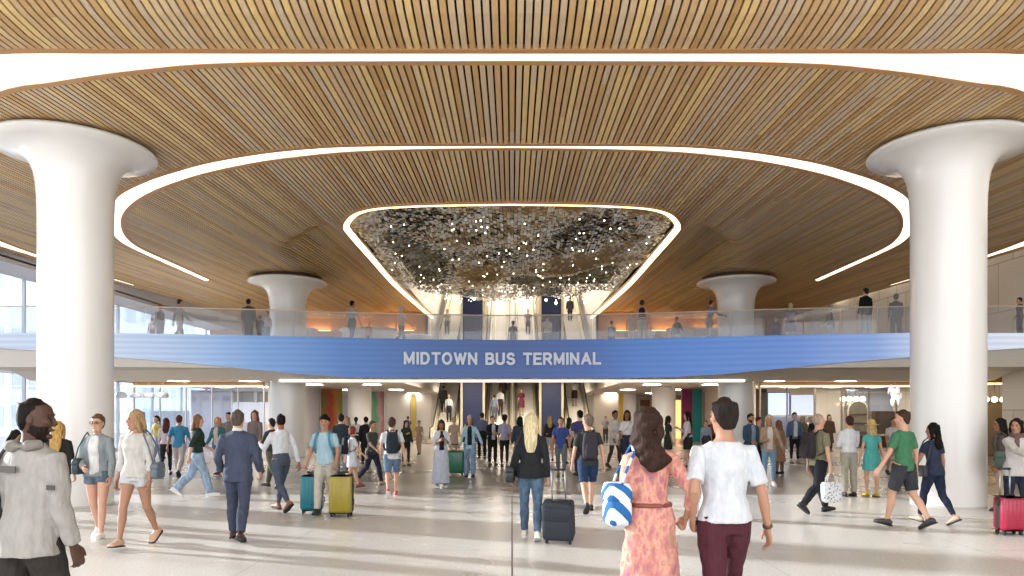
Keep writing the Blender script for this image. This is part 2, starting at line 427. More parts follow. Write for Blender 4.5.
# ---------------------------------------------------------------- floor
def floor_mat():
    m, nt, b = new_mat('polished_terrazzo'); N, Lk = nodes(m)
    tc = N.new('ShaderNodeTexCoord')
    n = N.new('ShaderNodeTexNoise'); n.inputs['Scale'].default_value = 34; n.inputs['Detail'].default_value = 5; Lk.new(tc.outputs['Object'], n.inputs['Vector'])
    n2 = N.new('ShaderNodeTexNoise'); n2.inputs['Scale'].default_value = .35; n2.inputs['Detail'].default_value = 3; Lk.new(tc.outputs['Object'], n2.inputs['Vector'])
    r = N.new('ShaderNodeValToRGB'); e = r.color_ramp.elements; e[0].position = .32; e[0].color = lin(FLOOR_LO); e[1].position = .68; e[1].color = lin(FLOOR_HI)
    Lk.new(n.outputs['Fac'], r.inputs['Fac'])
    # inner concourse floor multiplied darker and warmer: mezzanine shade painted into the stone
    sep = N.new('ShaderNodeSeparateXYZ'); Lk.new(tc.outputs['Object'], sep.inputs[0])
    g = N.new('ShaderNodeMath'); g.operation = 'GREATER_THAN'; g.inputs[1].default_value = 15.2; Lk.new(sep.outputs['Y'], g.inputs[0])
    mx = N.new('ShaderNodeMix'); mx.data_type = 'RGBA'; mx.blend_type = 'MULTIPLY'; mx.inputs['B'].default_value = lin(FLOOR_SHADE)
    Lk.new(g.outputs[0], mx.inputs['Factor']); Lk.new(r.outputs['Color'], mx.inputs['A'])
    br = N.new('ShaderNodeTexBrick'); br.offset = 0; br.inputs['Scale'].default_value = 1; br.inputs['Mortar Size'].default_value = .006
    br.inputs['Brick Width'].default_value = 3.0; br.inputs['Row Height'].default_value = 3.0; br.inputs['Mortar Smooth'].default_value = 0
    br.inputs['Color1'].default_value = (1, 1, 1, 1); br.inputs['Color2'].default_value = (.96, .96, .96, 1); br.inputs['Mortar'].default_value = (.62, .6, .58, 1)
    Lk.new(tc.outputs['Object'], br.inputs['Vector'])
    m2 = N.new('ShaderNodeMix'); m2.data_type = 'RGBA'; m2.blend_type = 'MULTIPLY'; m2.inputs['Factor'].default_value = 1
    Lk.new(mx.outputs['Result'], m2.inputs['A']); Lk.new(br.outputs['Color'], m2.inputs['B'])
    Lk.new(m2.outputs['Result'], b.inputs['Base Color'])
    rr = N.new('ShaderNodeMapRange'); rr.inputs['To Min'].default_value = .22; rr.inputs['To Max'].default_value = .34; Lk.new(n2.outputs['Fac'], rr.inputs['Value']); Lk.new(rr.outputs['Result'], b.inputs['Roughness'])
    b.inputs['Specular IOR Level'].default_value = .5
    return m
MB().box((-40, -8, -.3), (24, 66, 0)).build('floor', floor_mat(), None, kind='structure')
MB().box((-.008, -2, -.01), (.008, 17.5, .002)).build('trim_4', mat('#4c4844', .5), None, kind='structure')

# ---------------------------------------------------------------- mezzanine
tt = [(0, 340), (100, 339.2), (225, 336.2), (300, 334.5), (400, 332.8), (474, 333), (512, 333), (700, 333)]
tb = [(0, 378.3), (110, 378), (165, 377), (212, 374), (270, 368.5), (330, 362.5), (400, 357), (474, 350.5), (512, 348), (700, 340)]
def yf(X): return 26.0 - 2.2*(1-math.cos(PI*min(abs(X), 15)/15))/2
def fz(X, tab):
    y = yf(X); p = abs(X)*F/y; return EYE + (HY-float(np.interp(p, [t[0] for t in tab], [t[1] for t in tab])))*y/F
def blue_mat():
    m, nt, b = new_mat('led_ribbon'); N, Lk = nodes(m)
    tc = N.new('ShaderNodeTexCoord'); sep = N.new('ShaderNodeSeparateXYZ'); Lk.new(tc.outputs['Object'], sep.inputs[0])
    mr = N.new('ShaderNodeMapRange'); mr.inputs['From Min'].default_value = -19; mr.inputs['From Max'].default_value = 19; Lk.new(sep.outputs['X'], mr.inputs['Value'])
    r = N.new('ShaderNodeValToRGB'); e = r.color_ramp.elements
    stops = [(-19, '#d5deef'), (-16, '#cbd8ee'), (-13.7, '#cbd8ec'), (-11.3, '#a8c0e2'), (-9, '#789fd2'), (-6, '#4472b2'), (-2.8, '#33558f'), (0, '#2f4d85'), (2.8, '#35589a'), (4.5, '#3f70b8'), (7, '#4d7cc4'), (10, '#6288cc'), (12.4, '#86a4dc'), (13.9, '#c9d6f0'), (17, '#e2e8f6')]  # pale left end is daylight glare painted into the display; right end pales too
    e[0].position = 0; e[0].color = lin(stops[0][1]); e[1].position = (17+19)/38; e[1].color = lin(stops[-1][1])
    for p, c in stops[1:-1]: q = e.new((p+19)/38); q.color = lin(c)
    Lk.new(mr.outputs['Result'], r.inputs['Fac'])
    mp = N.new('ShaderNodeMapping'); mp.inputs['Scale'].default_value = (.10, .10, 1.0); mp.inputs['Rotation'].default_value = (0, .05, 0); Lk.new(tc.outputs['Object'], mp.inputs['Vector'])
    w_ = N.new('ShaderNodeTexWave'); w_.bands_direction = 'Z'; w_.inputs['Scale'].default_value = 1.55; w_.inputs['Distortion'].default_value = 3.5; w_.inputs['Detail'].default_value = 1; w_.inputs['Detail Scale'].default_value = .6
    Lk.new(mp.outputs['Vector'], w_.inputs['Vector'])
    r2 = N.new('ShaderNodeValToRGB'); r2.color_ramp.elements[0].color = (.88, .90, .94, 1); r2.color_ramp.elements[1].color = (1.10, 1.08, 1.04, 1); Lk.new(w_.outputs['Fac'], r2.inputs['Fac'])
    mx = N.new('ShaderNodeMix'); mx.data_type = 'RGBA'; mx.blend_type = 'MULTIPLY'; mx.inputs['Factor'].default_value = 1; Lk.new(r.outputs['Color'], mx.inputs['A']); Lk.new(r2.outputs['Color'], mx.inputs['B'])
    b.inputs['Base Color'].default_value = (.02, .03, .06, 1); b.inputs['Roughness'].default_value = .35
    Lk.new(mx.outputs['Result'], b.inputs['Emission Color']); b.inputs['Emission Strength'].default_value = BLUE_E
    return m
XS = np.linspace(-18.8, 18.8, 153)
def sheet(fa, fb, name, m, parent=None, **t):
    V = []; 
    for X in XS: V += [fa(X), fb(X)]
    f = [(2*i, 2*i+2, 2*i+3, 2*i+1) for i in range(len(XS)-1)]
    return MB().add(V, f).build(name, m, parent, True, **t)
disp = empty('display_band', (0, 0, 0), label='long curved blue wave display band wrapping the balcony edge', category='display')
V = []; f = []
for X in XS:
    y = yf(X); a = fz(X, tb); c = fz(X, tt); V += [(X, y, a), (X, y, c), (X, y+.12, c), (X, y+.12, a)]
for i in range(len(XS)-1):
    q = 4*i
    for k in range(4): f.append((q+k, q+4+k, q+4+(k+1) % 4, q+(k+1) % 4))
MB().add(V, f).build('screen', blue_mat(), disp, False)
SOFF = mat('#ece7e0', .55)
beam = sheet(lambda X: (X, yf(X)+.01, fz(X, tb)), lambda X: (X, 27.3, 3.06), 'trim_5', SOFF, None, kind='structure')
sheet(lambda X: (X, 27.3, 3.06), lambda X: (X, 27.55, 3.06), 'beam_underside', SOFF, beam)
sheet(lambda X: (X, 27.55, 3.06), lambda X: (X, 27.55, 3.36), 'beam_back', mat('#8d857b', .7), beam)
mz = MB()
for i in range(len(XS)-1):
    X0, X1 = XS[i], XS[i+1]
    V = []
    for X in (X0, X1):
        for y in (yf(X)+.13, 29.6):
            for z in (3.36, 4.42): V.append((X, y, z))
    mz.add(V, [(0,1,3,2), (4,6,7,5), (0,4,5,1), (2,3,7,6), (0,2,6,4), (1,5,7,3)])
for s in (-1, 1):
    a, b = sorted((s*5.6, s*19)); mz.box((a, 29.6, 3.36), (b, 62, 4.42))
mz.box((19, 27, 3.36), (23.6, 62, 3.6))
mz.box((-5.6, 36.5, 4.12), (5.6, 42.6, 4.42)); mz.box((-5.6, 49.9, 4.12), (5.6, 62, 4.42))
mezz = mz.build('floor_mezzanine', mat('#d8d0c6', .5), None, kind='structure')
# linear lamp along the beam, thickest at mid span
lin_l = empty('linear_lamp', (0, 27.2, 3.06), label='long glowing white light line under the blue balcony band', category='lamp')
MB().box((-9, -.16, -.06), (9, .06, 0)).build('diffuser', mat('#fff8ec', .5, emit=1.8), lin_l)
MB().box((-9.1, .06, -.08), (9.1, .10, .02)).build('lamp_housing', mat('#b8b0a4', .6), lin_l)
# recessed round lamps in the lower ceiling, with unseen deep rows added for fill
p0 = None
for X in (-16, -12.6, -7.6, 7.6, 12.6, 16, -10.8, 10.8):
    for y in ((30.5, 33.6) if abs(X) > 12 else (31, 38, 46, 54)):
        lbl = 'round recessed ceiling lamp in the low white ceiling under the balcony'
        if p0 is None:
            p0 = empty('ceiling_lamp', (X, y, 3.35), label=lbl, category='lamp', group='round lamps in the low ceiling')
            MB().lathe([(0, -.005), (.5, -.005), (.5, .02)], n=24).build('diffuser', mat('#fff2e2', .5, emit=LAMP_E), p0)
            MB().lathe([(.5, .0), (.5, -.03), (.58, -.03), (.58, .0)], n=24).build('lamp_rim', mat('#d8cfc0', .5), p0)
        else: copy_thing(p0, (X, y, 3.35))
for X in (-17, -14.5, 14, 16.5, 19, 21.5):
    for y in (38, 41.5): q0 = copy_thing(p0, (X, y, 3.35), 0, 'added round fill lamp inside the %s shop' % ('left' if X < 0 else 'right')); q0['group'] = 'added fill lamps inside the %s shop' % ('left' if X < 0 else 'right')  # lamp copies added to brighten the dark shop interiors
for X in (-4.1, -2.45, -.8, .9, 2.45, 4.1):
    for y in (37.6, 39.6, 41.6, 51.5, 54, 57): q0 = copy_thing(p0, (X, y, 4.11), 0, 'added fill lamp under the landing before the escalators'); q0['group'] = 'added fill lamps under the escalator landing'  # lamp copies added to brighten the dark space around the escalators

# ---------------------------------------------------------------- letters
sign = empty('terminal_sign', (0, 25.80, 3.60), label='raised silver letters reading MIDTOWN BUS TERMINAL on the blue band', category='sign')
def arc(cx, cy, rx, ry, a0, a1, n=10): return [(cx+rx*math.cos(rad_(a)), cy+ry*math.sin(rad_(a))) for a in np.linspace(a0, a1, n)]
rad_ = math.radians
GL = {   # letter strokes in a 1-high box: (width, strokes)
 'M': (.86, [[(0, 0), (0, 1), (.40, .12), (.80, 1), (.80, 0)]]), 'I': (.10, [[(.03, 0), (.03, 1)]]),
 'D': (.74, [[(0, 0), (0, 1), (.30, 1)]+arc(.30, .5, .36, .5, 90, -90)+[(0, 0)]]), 'T': (.70, [[(0, 1), (.66, 1)], [(.33, 1), (.33, 0)]]),
 'O': (.84, [arc(.38, .5, .38, .5, 0, 360, 22)]), 'W': (1.06, [[(0, 1), (.26, .03), (.50, .92), (.74, .03), (1.0, 1)]]), 'N': (.76, [[(0, 0), (0, 1), (.66, 0), (.66, 1)]]),
 'B': (.70, [[(0, 0), (0, 1), (.34, 1)]+arc(.34, .765, .24, .235, 90, -90, 8)+[(0, .53)], [(.34, .53)]+arc(.36, .265, .28, .265, 90, -90, 8)+[(0, 0)]]),
 'U': (.74, [[(0, 1), (0, .33)]+arc(.33, .33, .33, .33, 180, 360)+[(.66, 1)]]), 'S': (.70, [arc(.31, .755, .27, .245, 25, 270, 12)+arc(.31, .255, .30, .255, 90, -160, 12)]),
 'E': (.64, [[(.58, 1), (0, 1), (0, 0), (.60, 0)], [(0, .52), (.53, .52)]]), 'R': (.74, [[(0, 0), (0, 1), (.36, 1)]+arc(.36, .74, .26, .26, 90, -90, 8)+[(0, .48)], [(.34, .48), (.66, 0)]]),
 'A': (.82, [[(0, 0), (.38, 1), (.76, 0)], [(.13, .32), (.63, .32)]]), 'L': (.60, [[(0, 1), (0, 0), (.56, 0)]])}
S = 'MIDTOWN BUS TERMINAL'; HT = .37; TH = .088; DP = .07; gap = .30
tot0 = sum((GL[c][0]+gap) if c != ' ' else .62 for c in S)-gap; kx = 7.12/(tot0*HT)
lm = mat('#c4c5c9', .35, .3); cx_ = 0
for ch in S:
    if ch == ' ': cx_ += .62; continue
    wd, strokes = GL[ch]; mb = MB(); sg = 0
    for st in strokes:
        P = [(x*HT*kx, y*HT) for x, y in st]
        for (x0, y0), (x1, y1) in zip(P[:-1], P[1:]):
            L = math.hypot(x1-x0, y1-y0); 
            if L < 1e-6: continue
            ux, uy = (x1-x0)/L*TH/2*.9, (y1-y0)/L*TH/2*.9; nx, ny = -(y1-y0)/L*TH/2, (x1-x0)/L*TH/2
            q = [(x0-ux+nx, y0-uy+ny), (x1+ux+nx, y1+uy+ny), (x1+ux-nx, y1+uy-ny), (x0-ux-nx, y0-uy-ny)]
            sg += 1
            mb.add([(a, -sg*.0012, b) for a, b in q]+[(a, DP, b) for a, b in q], [(0,1,2,3), (4,7,6,5), (0,4,5,1), (1,5,6,2), (2,6,7,3), (3,7,4,0)])
    o = mb.build('letter', lm, sign); X = -3.56-.33+cx_*HT*kx
    o.location = (X, yf(X)-26.0, 0); cx_ += wd+gap

# ---------------------------------------------------------------- columns
CAPPROF = [(0, -.02), (1.28, -.02), (1.38, -.035), (1.41, -.08), (1.38, -.12), (1.16, -.16), (.97, -.22), (.84, -.31), (.755, -.43), (.70, -.58), (.665, -.78), (.645, -1.05), (.635, -1.4)]
WHITEC = mat('#e4e1de', .28, coat=.3)
def column(name, x, y, top, cap=True, k=1.0, label=''):
    r = .635*k
    e = empty(name, (x, y, 0), label=label, category='column')
    if cap:
        pr = [(a*k, top+b*k) for a, b in CAPPROF] + [(.635*k, top-2.6), (.635*k, .04)]
        MB().lathe(pr, n=72).build('column_shaft', WHITEC, e, True)
        MB().lathe([(0, 0), (1.2*k, 0), (1.2*k, .16), (0, .16)], (0, 0, top-.02), 48).build('capital_recess', mat('#4a3320', .8), e)
    else:
        MB().lathe([(r, .04), (r, top)], n=48).build('column_shaft', WHITEC, e, True)
    MB().lathe([(r+.004, 0), (r+.004, .04), (r-.02, .041)], n=48).build('base_ring', mat('#c9c5c0', .35), e, False)
    return e
column('column', -8.37, 13.45, 6.87, label='huge white mushroom-topped column nearest on the left of the hall')
column('column', 8.37, 13.45, 6.87, label='huge white mushroom-topped column nearest on the right of the hall')
column('column', -9.13, 28.55, 7.19, k=1.11, label='white flared column rising through the balcony on the left, farther back')
column('column', 9.13, 28.55, 7.19, k=1.11, label='white flared column rising through the balcony on the right, farther back')
column('column', -9.15, 42, 3.36, False, 1.1, label='plain white round column below balcony, left of the escalators behind the rainbow panel')
column('column', 9.1, 42, 3.36, False, 1.1, label='plain white round column below balcony, right of the escalators beside the magenta panel')
column('column', -9.7, 57, 3.36, False, 1.1, label='distant white column below balcony in the far left row')
column('column', 9.4, 57, 3.36, False, 1.1, label='distant white column below balcony in the far right row')

# ---------------------------------------------------------------- glass
def glass_mat(tint='#eef2f6', gl=.12, rough=.02):
    m = bpy.data.materials.new('clear_glass'); m.use_nodes = True; N, Lk = nodes(m); N.remove(N['Principled BSDF'])
    t = N.new('ShaderNodeBsdfTransparent'); t.inputs['Color'].default_value = lin(tint)
    g = N.new('ShaderNodeBsdfGlossy'); g.inputs['Roughness'].default_value = rough; g.inputs['Color'].default_value = (1, 1, 1, 1)
    lw = N.new('ShaderNodeLayerWeight'); lw.inputs['Blend'].default_value = .5; pw = N.new('ShaderNodeMath'); pw.operation = 'POWER'; pw.inputs[1].default_value = 4; Lk.new(lw.outputs['Facing'], pw.inputs[0]); fr = N.new('ShaderNodeMath'); fr.operation = 'MULTIPLY_ADD'; fr.inputs[1].default_value = .5; fr.inputs[2].default_value = .03; Lk.new(pw.outputs[0], fr.inputs[0])
    mx = N.new('ShaderNodeMixShader'); Lk.new(fr.outputs[0], mx.inputs['Fac']); Lk.new(t.outputs[0], mx.inputs[1]); Lk.new(g.outputs[0], mx.inputs[2])
    df = N.new('ShaderNodeBsdfDiffuse'); df.inputs['Color'].default_value = (.9, .92, .95, 1)
    m2 = N.new('ShaderNodeMixShader'); m2.inputs['Fac'].default_value = gl; Lk.new(mx.outputs[0], m2.inputs[1]); Lk.new(df.outputs[0], m2.inputs[2])
    Lk.new(m2.outputs[0], N['Material Output'].inputs['Surface']); return m
GLASS = glass_mat(gl=.0); GLASSB = glass_mat('#f2f3f6', gl=.10)
STEEL = mat('#c8c6c2', .3, .9); MULL = mat('#b9bec8', .45, .2)
bal = empty('glass_balustrade', (0, 0, 0), label='clear frosted glass balustrade running along the balcony edge above the blue band', category='balustrade')
EDGE = np.linspace(-18.6, 18.6, 32)
pane = MB()
for X0, X1 in zip(EDGE[:-1], EDGE[1:]):
    X1 = X1-.02; p = [(X0, yf(X0)+.16), (X1, yf(X1)+.16)]
    V = []
    for (x, y) in p:
        V += [(x, y, 4.42), (x, y, 5.42), (x, y+.015, 5.42), (x, y+.015, 4.42)]
    q = MB().add(V, [(0,1,5,4), (1,2,6,5), (2,3,7,6), (3,0,4,7), (0,3,2,1), (4,5,6,7)])
    q.build('glass_panel', GLASSB, bal)
MB().tube([(X, yf(X)+.168, 5.44) for X in XS[2:-2]], .022).build('handrail', mat('#d6c8b4', .4, .3), bal, True)

# ---------------------------------------------------------------- escalators
OLIVE = mat('#b8ae94', .45, .1); STEPM = mat('#e2dcd2', .5, .05); RUB = mat('#3b3936', .5); NAVY = mat('#101b3e', .45)
TRUSS = mat('#e4dcd0', .5)
def escalator(x, y0, z0, rise, label):
    e = empty('escalator', (x, y0, z0), label=label, category='escalator')
    tn = math.tan(math.radians(30)); L = rise/tn
    st = MB(); ns = int(rise/.2)
    st.box((-.5, -1.2, -.02), (.5, 0, .02))
    for i in range(ns): st.box((-.5, i*.2/tn, i*.2-.1), (.5, (i+1)*.2/tn, (i+1)*.2))
    st.box((-.5, L, rise-.15), (.5, L+1.2, rise))
    st.build('steps', STEPM, e)
    tr = MB(); 
    tr.add([(sx, yy_, zz_) for sx in (-.78, .78) for yy_, zz_ in ((-1.3, -.02), (0, -.02), (L, rise-.2), (L+1.2, rise-.2), (L+1.2, rise-.45), (L+.2, rise-.9), (.9, -.03))],
           [(0,1,2,3,4,5,6), (7,8,9,10,11,12,13)] + [(i, (i+1) % 7, 7+(i+1) % 7, 7+i) for i in (2, 3, 4, 5, 6)])
    tr.build('truss', TRUSS, e)
    for s in (-1, 1):
        a, b = sorted((s*.52, s*.80)); prof = [(-1.3, 0), (-1.3, .25), (-.3, .25), (0, .32), (L, rise+.32), (L+1.2, rise+.28), (L+1.2, rise-.05), (L, rise-.05), (0, 0)]
        V = [(xx, p, q) for xx in (a, b) for p, q in prof]; n = len(prof)
        MB().add(V, [tuple(range(n)), tuple(range(n, 2*n))]+[(i, (i+1) % n, n+(i+1) % n, n+i) for i in range(n)]).build('skirt_panel', OLIVE, e)
        c = s*.64
        g = [(-1.4, .25), (-1.5, .5), (-1.3, .9), (-.2, .95), (.3, 1.1), (L-.1, rise+.98), (L+1.1, rise+.95), (L+1.2, rise+.28), (L, rise+.32), (0, .32)]
        V = [(xx, p, q) for xx in (c-.02, c+.02) for p, q in g]; n = len(g)
        MB().add(V, [tuple(range(n)), tuple(range(n, 2*n))]+[(i, (i+1) % n, n+(i+1) % n, n+i) for i in range(n)]).build('balustrade_glass', mat('#cdc5ac', .35, .1), e)
        MB().tube([(c, p, q) for p, q in g[:8]], .045, rb=[.035]*8).build('handrail', RUB, e, True)
    return e
for i, (x, w_) in enumerate(((-4.1, 'far left'), (-.82, 'second from left'), (.88, 'third from left'), (4.1, 'far right'))):
    escalator(x, 41.8, .05, 4.45, 'lower escalator rising from the concourse, ' + w_ + ' of the four in a row')
    escalator(x, 42.9, 4.5, 6.5, 'upper escalator rising from the balcony level, ' + w_ + ' of the four in a row')
for s, w_ in ((-1, 'left'), (1, 'right')):
    e = empty('pier', (s*2.45, 43.6, 0), label='tall navy blue wall pier between the escalators on the %s' % w_, category='pier')
    MB().box((-.62, 0, 0), (.62, 6.5, 9.6)).build('navy_panel', NAVY, e)
    for q in (-1, 1): MB().box((q*.69-.07, -.05, 0), (q*.69+.07, 6.5, 9.6)).build('edge_frame', OLIVE, e)
    MB().box((-.8, 0, 9.6), (.8, 6.5, 9.7)).build('cap', OLIVE, e)

# ---------------------------------------------------------------- outer walls
# left: glass facade
fac = MB()
for y in np.arange(-2, 63, 3.25): fac.box((-19.06, y-.04, 0), (-18.94, y+.04, 7.9))
for z in (.0, 3.3, 4.4, 7.15): fac.box((-19.07, -3, z), (-18.93, 62, z+.12))
fac.build('window_1', MULL, None, kind='structure')
g = MB()
g.box((-19.01, -3, 0), (-19.0, 62, 7.6)); g.build('glass', GLASS, bpy.data.objects['window_1'])
MB().box((-19.1, -3, 7.0), (-16.98, 44.5, 7.06)).box((-19.1, -3, 7.06), (-18.9, 62, 9.5)).box((-17.05, 9, 6.85), (-16.98, 44.5, 7.9)).build('trim_6', mat('#b4b6c2', .6), None, kind='structure')
# right: stone panelled wall
def panel_mat():
    m, nt, b = new_mat('stone_panels'); N, Lk = nodes(m)
    tc = N.new('ShaderNodeTexCoord'); mp = N.new('ShaderNodeMapping'); mp.inputs['Rotation'].default_value = (PI/2, 0, PI/2); Lk.new(tc.outputs['Object'], mp.inputs['Vector'])
    sep = N.new('ShaderNodeSeparateXYZ'); Lk.new(tc.outputs['Object'], sep.inputs[0]); cb = N.new('ShaderNodeCombineXYZ'); Lk.new(sep.outputs['Y'], cb.inputs[0]); Lk.new(sep.outputs['Z'], cb.inputs[1])
    br = N.new('ShaderNodeTexBrick'); br.offset = .5; br.inputs['Scale'].default_value = 1; br.inputs['Brick Width'].default_value = 1.6; br.inputs['Row Height'].default_value = 1.9; br.inputs['Mortar Size'].default_value = .02
    br.inputs['Color1'].default_value = lin('#ece4d8'); br.inputs['Color2'].default_value = lin('#dfd4c4'); br.inputs['Mortar'].default_value = lin('#b5a896')
    Lk.new(cb.outputs[0], br.inputs['Vector']); Lk.new(br.outputs['Color'], b.inputs['Base Color']); b.inputs['Roughness'].default_value = .4; return m
MB().box((18.9, -3, 0), (19.2, 27, 9.5)).box((18.9, 27, 3.5), (19.2, 62, 9.5)).box((23.4, 27, 0), (23.6, 62, 3.36)).box((19.2, 26.8, 0), (23.6, 27, 3.6)).build('wall_right', panel_mat(), None, kind='structure')
MB().box((-19.1, 61.9, 0), (-5.4, 62.1, 9.5)).box((5.4, 61.9, 0), (19.1, 62.1, 9.5)).build('wall_back', PALE, None, kind='structure')
# upper back wall under the timber, warm washed
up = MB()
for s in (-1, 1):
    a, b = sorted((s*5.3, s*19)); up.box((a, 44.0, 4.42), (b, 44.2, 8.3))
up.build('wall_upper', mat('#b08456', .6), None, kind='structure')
roof = MB().box((-19.2, -3, 9.5), (-5.4, 62, 9.7)).box((5.4, -3, 9.5), (19.2, 62, 9.7)).box((-5.4, 7, 9.5), (5.4, 16, 9.7)).build('ceiling_roof_slab', BEIGE, None, kind='structure')
# warm wash lights over the upper counters (real fittings on the wall)
p0 = None
for s in (-1, 1):
    for X in (7.0, 9.6, 12.2):
        lbl = 'warm wall washer glowing under the timber ceiling at the back of the balcony, %s side' % ('left' if s < 0 else 'right')
        e = empty('wall_lamp', (s*X, 43.7, 6.9), label=lbl, category='lamp', group='wall washers %s' % ('left' if s < 0 else 'right'))
        MB().box((-.9, 0, 0), (.9, .16, .06)).build('lamp_housing', TRIMWOOD, e)
        MB().box((-.85, .02, .062), (.85, .14, .07)).build('diffuser', mat('#ffc67a', .5, emit=22), e)
for k, y in enumerate((22, 25, 28, 31, 34, 37, 40)):  # lamps added to brighten the shaded upper right wall
    e = empty('wall_lamp', (18.5, y, 8.9), label='long added fill lamp washing the pale stone wall above the balcony on the right', category='lamp', group='added fill lamps on the right stone wall')
    MB().box((0, -1.2, 0), (.2, 1.2, .08)).build('lamp_housing', WHITE, e); MB().box((.02, -1.1, -.01), (.18, 1.1, 0)).build('diffuser', mat('#fff0dc', .5, emit=16), e)
# counters upstairs
def kiosk(x, y, r, h, label, canopy=True):
    e = empty('service_desk', (x, y, 4.42), label=label, category='desk')
    MB().lathe([(0, 0), (r, 0), (r, h-.12), (r+.12, h-.08), (r+.12, h), (0, h)], n=36).build('desk_body', mat('#efedea', .4), e, True)
    if canopy:
        MB().lathe([(0, 2.0), (.09, 2.0), (.09, h)], n=12).build('post', STEEL, e, True)
        MB().lathe([(0, 2.0), (r*1.1, 2.0), (r*1.1, 2.1), (0, 2.1)], n=32).build('sign_disc', mat('#c79a66', .5), e)
kiosk(-6.4, 31.5, 1.2, 1.12, 'round white service desk upstairs, on the left behind the glass', False)
kiosk(-4.9, 35, .8, 1.25, 'smaller white service desk upstairs near the lit opening edge', False)
kiosk(9.2, 35.5, 1.0, 1.15, 'round white service desk upstairs, on the right behind the glass', False)
def box_unit(name, x, y, w, d, h, z, m, mt, label, cat):
    e = empty(name, (x, y, z), label=label, category=cat)
    MB().box((-w/2, -d/2, 0), (w/2, d/2, h)).build('unit_body', m, e); MB().box((-w/2-.05, -d/2-.05, h), (w/2+.05, d/2+.05, h+.06)).build('unit_top', mt, e); return e
LAV = mat('#b9b4c4', .4)
box_unit('ticket_kiosk', -7.7, 38, 2.2, 1, 1.9, 4.42, LAV, TRIMWOOD, 'lavender ticket kiosk with timber top upstairs on the left', 'kiosk')
box_unit('ticket_kiosk', -12.4, 38, 3.4, 1, 1.9, 4.42, mat('#a99a93', .5), TRIMWOOD, 'long taupe ticket counter upstairs at the back on the left', 'kiosk')
box_unit('ticket_kiosk', 11.2, 38, 5.4, 1, 1.9, 4.42, mat('#b09570', .5), TRIMWOOD, 'long timber ticket counter upstairs at the back on the right', 'kiosk')
box_unit('ticket_kiosk', 6.6, 39.5, 1.8, 1, 1.6, 4.42, mat('#d9cfc2', .5), TRIMWOOD, 'pale ticket kiosk upstairs just right of the escalators', 'kiosk')

# ---------------------------------------------------------------- shop fronts below
GOLD = mat('#ffd79a', .4, emit=3.0); DARKW = mat('#5b4636', .5); REDW = mat('#7a3b26', .5)
def shop_frame(s, x0, x1, y, label, n):
    e = empty('shopfront', (0, y, 0), label=label, category='shopfront')
    a, b = sorted((s*x0, s*x1))
    MB().box((a, -.1, 3.14), (b, .1, 3.36)).build('header_beam', mat('#a38c6e', .5), e)
    MB().box((a, -.16, 3.10), (b, -.11, 3.16)).build('light_strip', GOLD, e)
    for X in np.linspace(a, b, n+1):
        MB().box((X-.03, -.05, 0), (X+.03, .05, 3.14)).build('mullion', MULL if s < 0 else mat('#9b9184', .4, .3), e)
    for X0, X1 in zip(np.linspace(a, b, n+1)[:-1], np.linspace(a, b, n+1)[1:]):
        MB().box((X0+.03, -.01, .02), (X1-.03, .01, 3.14)).build('glass_pane', GLASS, e)
    return e
shop_frame(1, 12.4, 23.3, 35.0, 'glazed shopfront with warm light strip, right side behind the walkers', 8)
shop_frame(-1, 12.4, 18.9, 35.0, 'bright glazed shopfront with pale frames, left side behind the walkers', 5)
MB().box((12.1, 35.3, 0), (12.3, 44, 3.36)).box((12.1, 43.9, 0), (23.4, 44.1, 3.36)).build('wall_shop_right', mat('#ddd0bc', .6), None, kind='structure')
MB().box((-12.3, 35.3, 0), (-12.1, 44, 3.36)).box((-18.9, 43.9, 0), (-12.1, 44.1, 3.36)).build('wall_shop_left', mat('#dfe0ea', .6), None, kind='structure')
def atd(px, d): return (px-CX)*d/F
def zat(v, d): return EYE+(HY-v)*d/F
def flat_unit(name, px0, px1, v0, v1, d, th, m, label, cat, frame=None, z0=None, fd=.05):
    x0, x1 = atd(px0, d), atd(px1, d); zb, zt = zat(v1, d), zat(v0, d)
    zb = max(zb, 0.0) if z0 is None else z0
    e = empty(name, ((x0+x1)/2, d, zb), label=label, category=cat); w_ = x1-x0; h = zt-zb
    MB().box((-w_/2, 0, 0), (w_/2, th, h)).build('panel', m, e)
    if frame: 
        f_ = MB().box((-w_/2-fd, -.03, -fd if zb > .1 else 0), (-w_/2, th, h+fd)).box((w_/2, -.03, -fd if zb > .1 else 0), (w_/2+fd, th, h+fd)).box((-w_/2, -.03, h), (w_/2, th, h+fd))
        f_.build('frame', frame, e)
    return e
flat_unit('display_screen', 768, 789, 393, 415, 37.5, .12, mat('#d8e6f8', .4, emit=1.1), 'pale blue glowing screen inside the right shop', 'screen', mat('#8b8f98', .5))
flat_unit('display_screen', 791, 815, 395, 415, 37.6, .12, mat('#e6eaf2', .4, emit=.8), 'pale white paneled screen beside the blue screen in the right shop', 'screen', mat('#c9c9cc', .5))
flat_unit('partition', 768, 815, 416.5, 446, 37.9, .15, mat('#aab0c6', .5), 'low lavender partition under the two bright screens', 'partition')
flat_unit('dark_cabinet', 755, 767, 389, 448, 37, .5, mat('#5e5038', .5), 'dark olive shop cabinet just right of the right rear column', 'cabinet')
flat_unit('curtain', 816, 844, 390, 446, 40, .15, mat('#e2dacb', .8), 'beige hanging curtain at the back of the right shop', 'curtain')
flat_unit('bar_counter', 846, 900, 436, 448, 36.5, .5, REDW, 'red-brown bar counter with goods in the right shop', 'counter', None)
flat_unit('shelving_unit', 876, 906, 412, 434, 40, .4, mat('#4a3f3c', .5), 'dark back bar shelving in the right shop', 'shelf', DARKW)
flat_unit('mirror', 846, 905, 389, 412, 43, .1, mat('#c3cde0', .15, .5), 'wide bluish wall mirror high behind the bar', 'mirror')
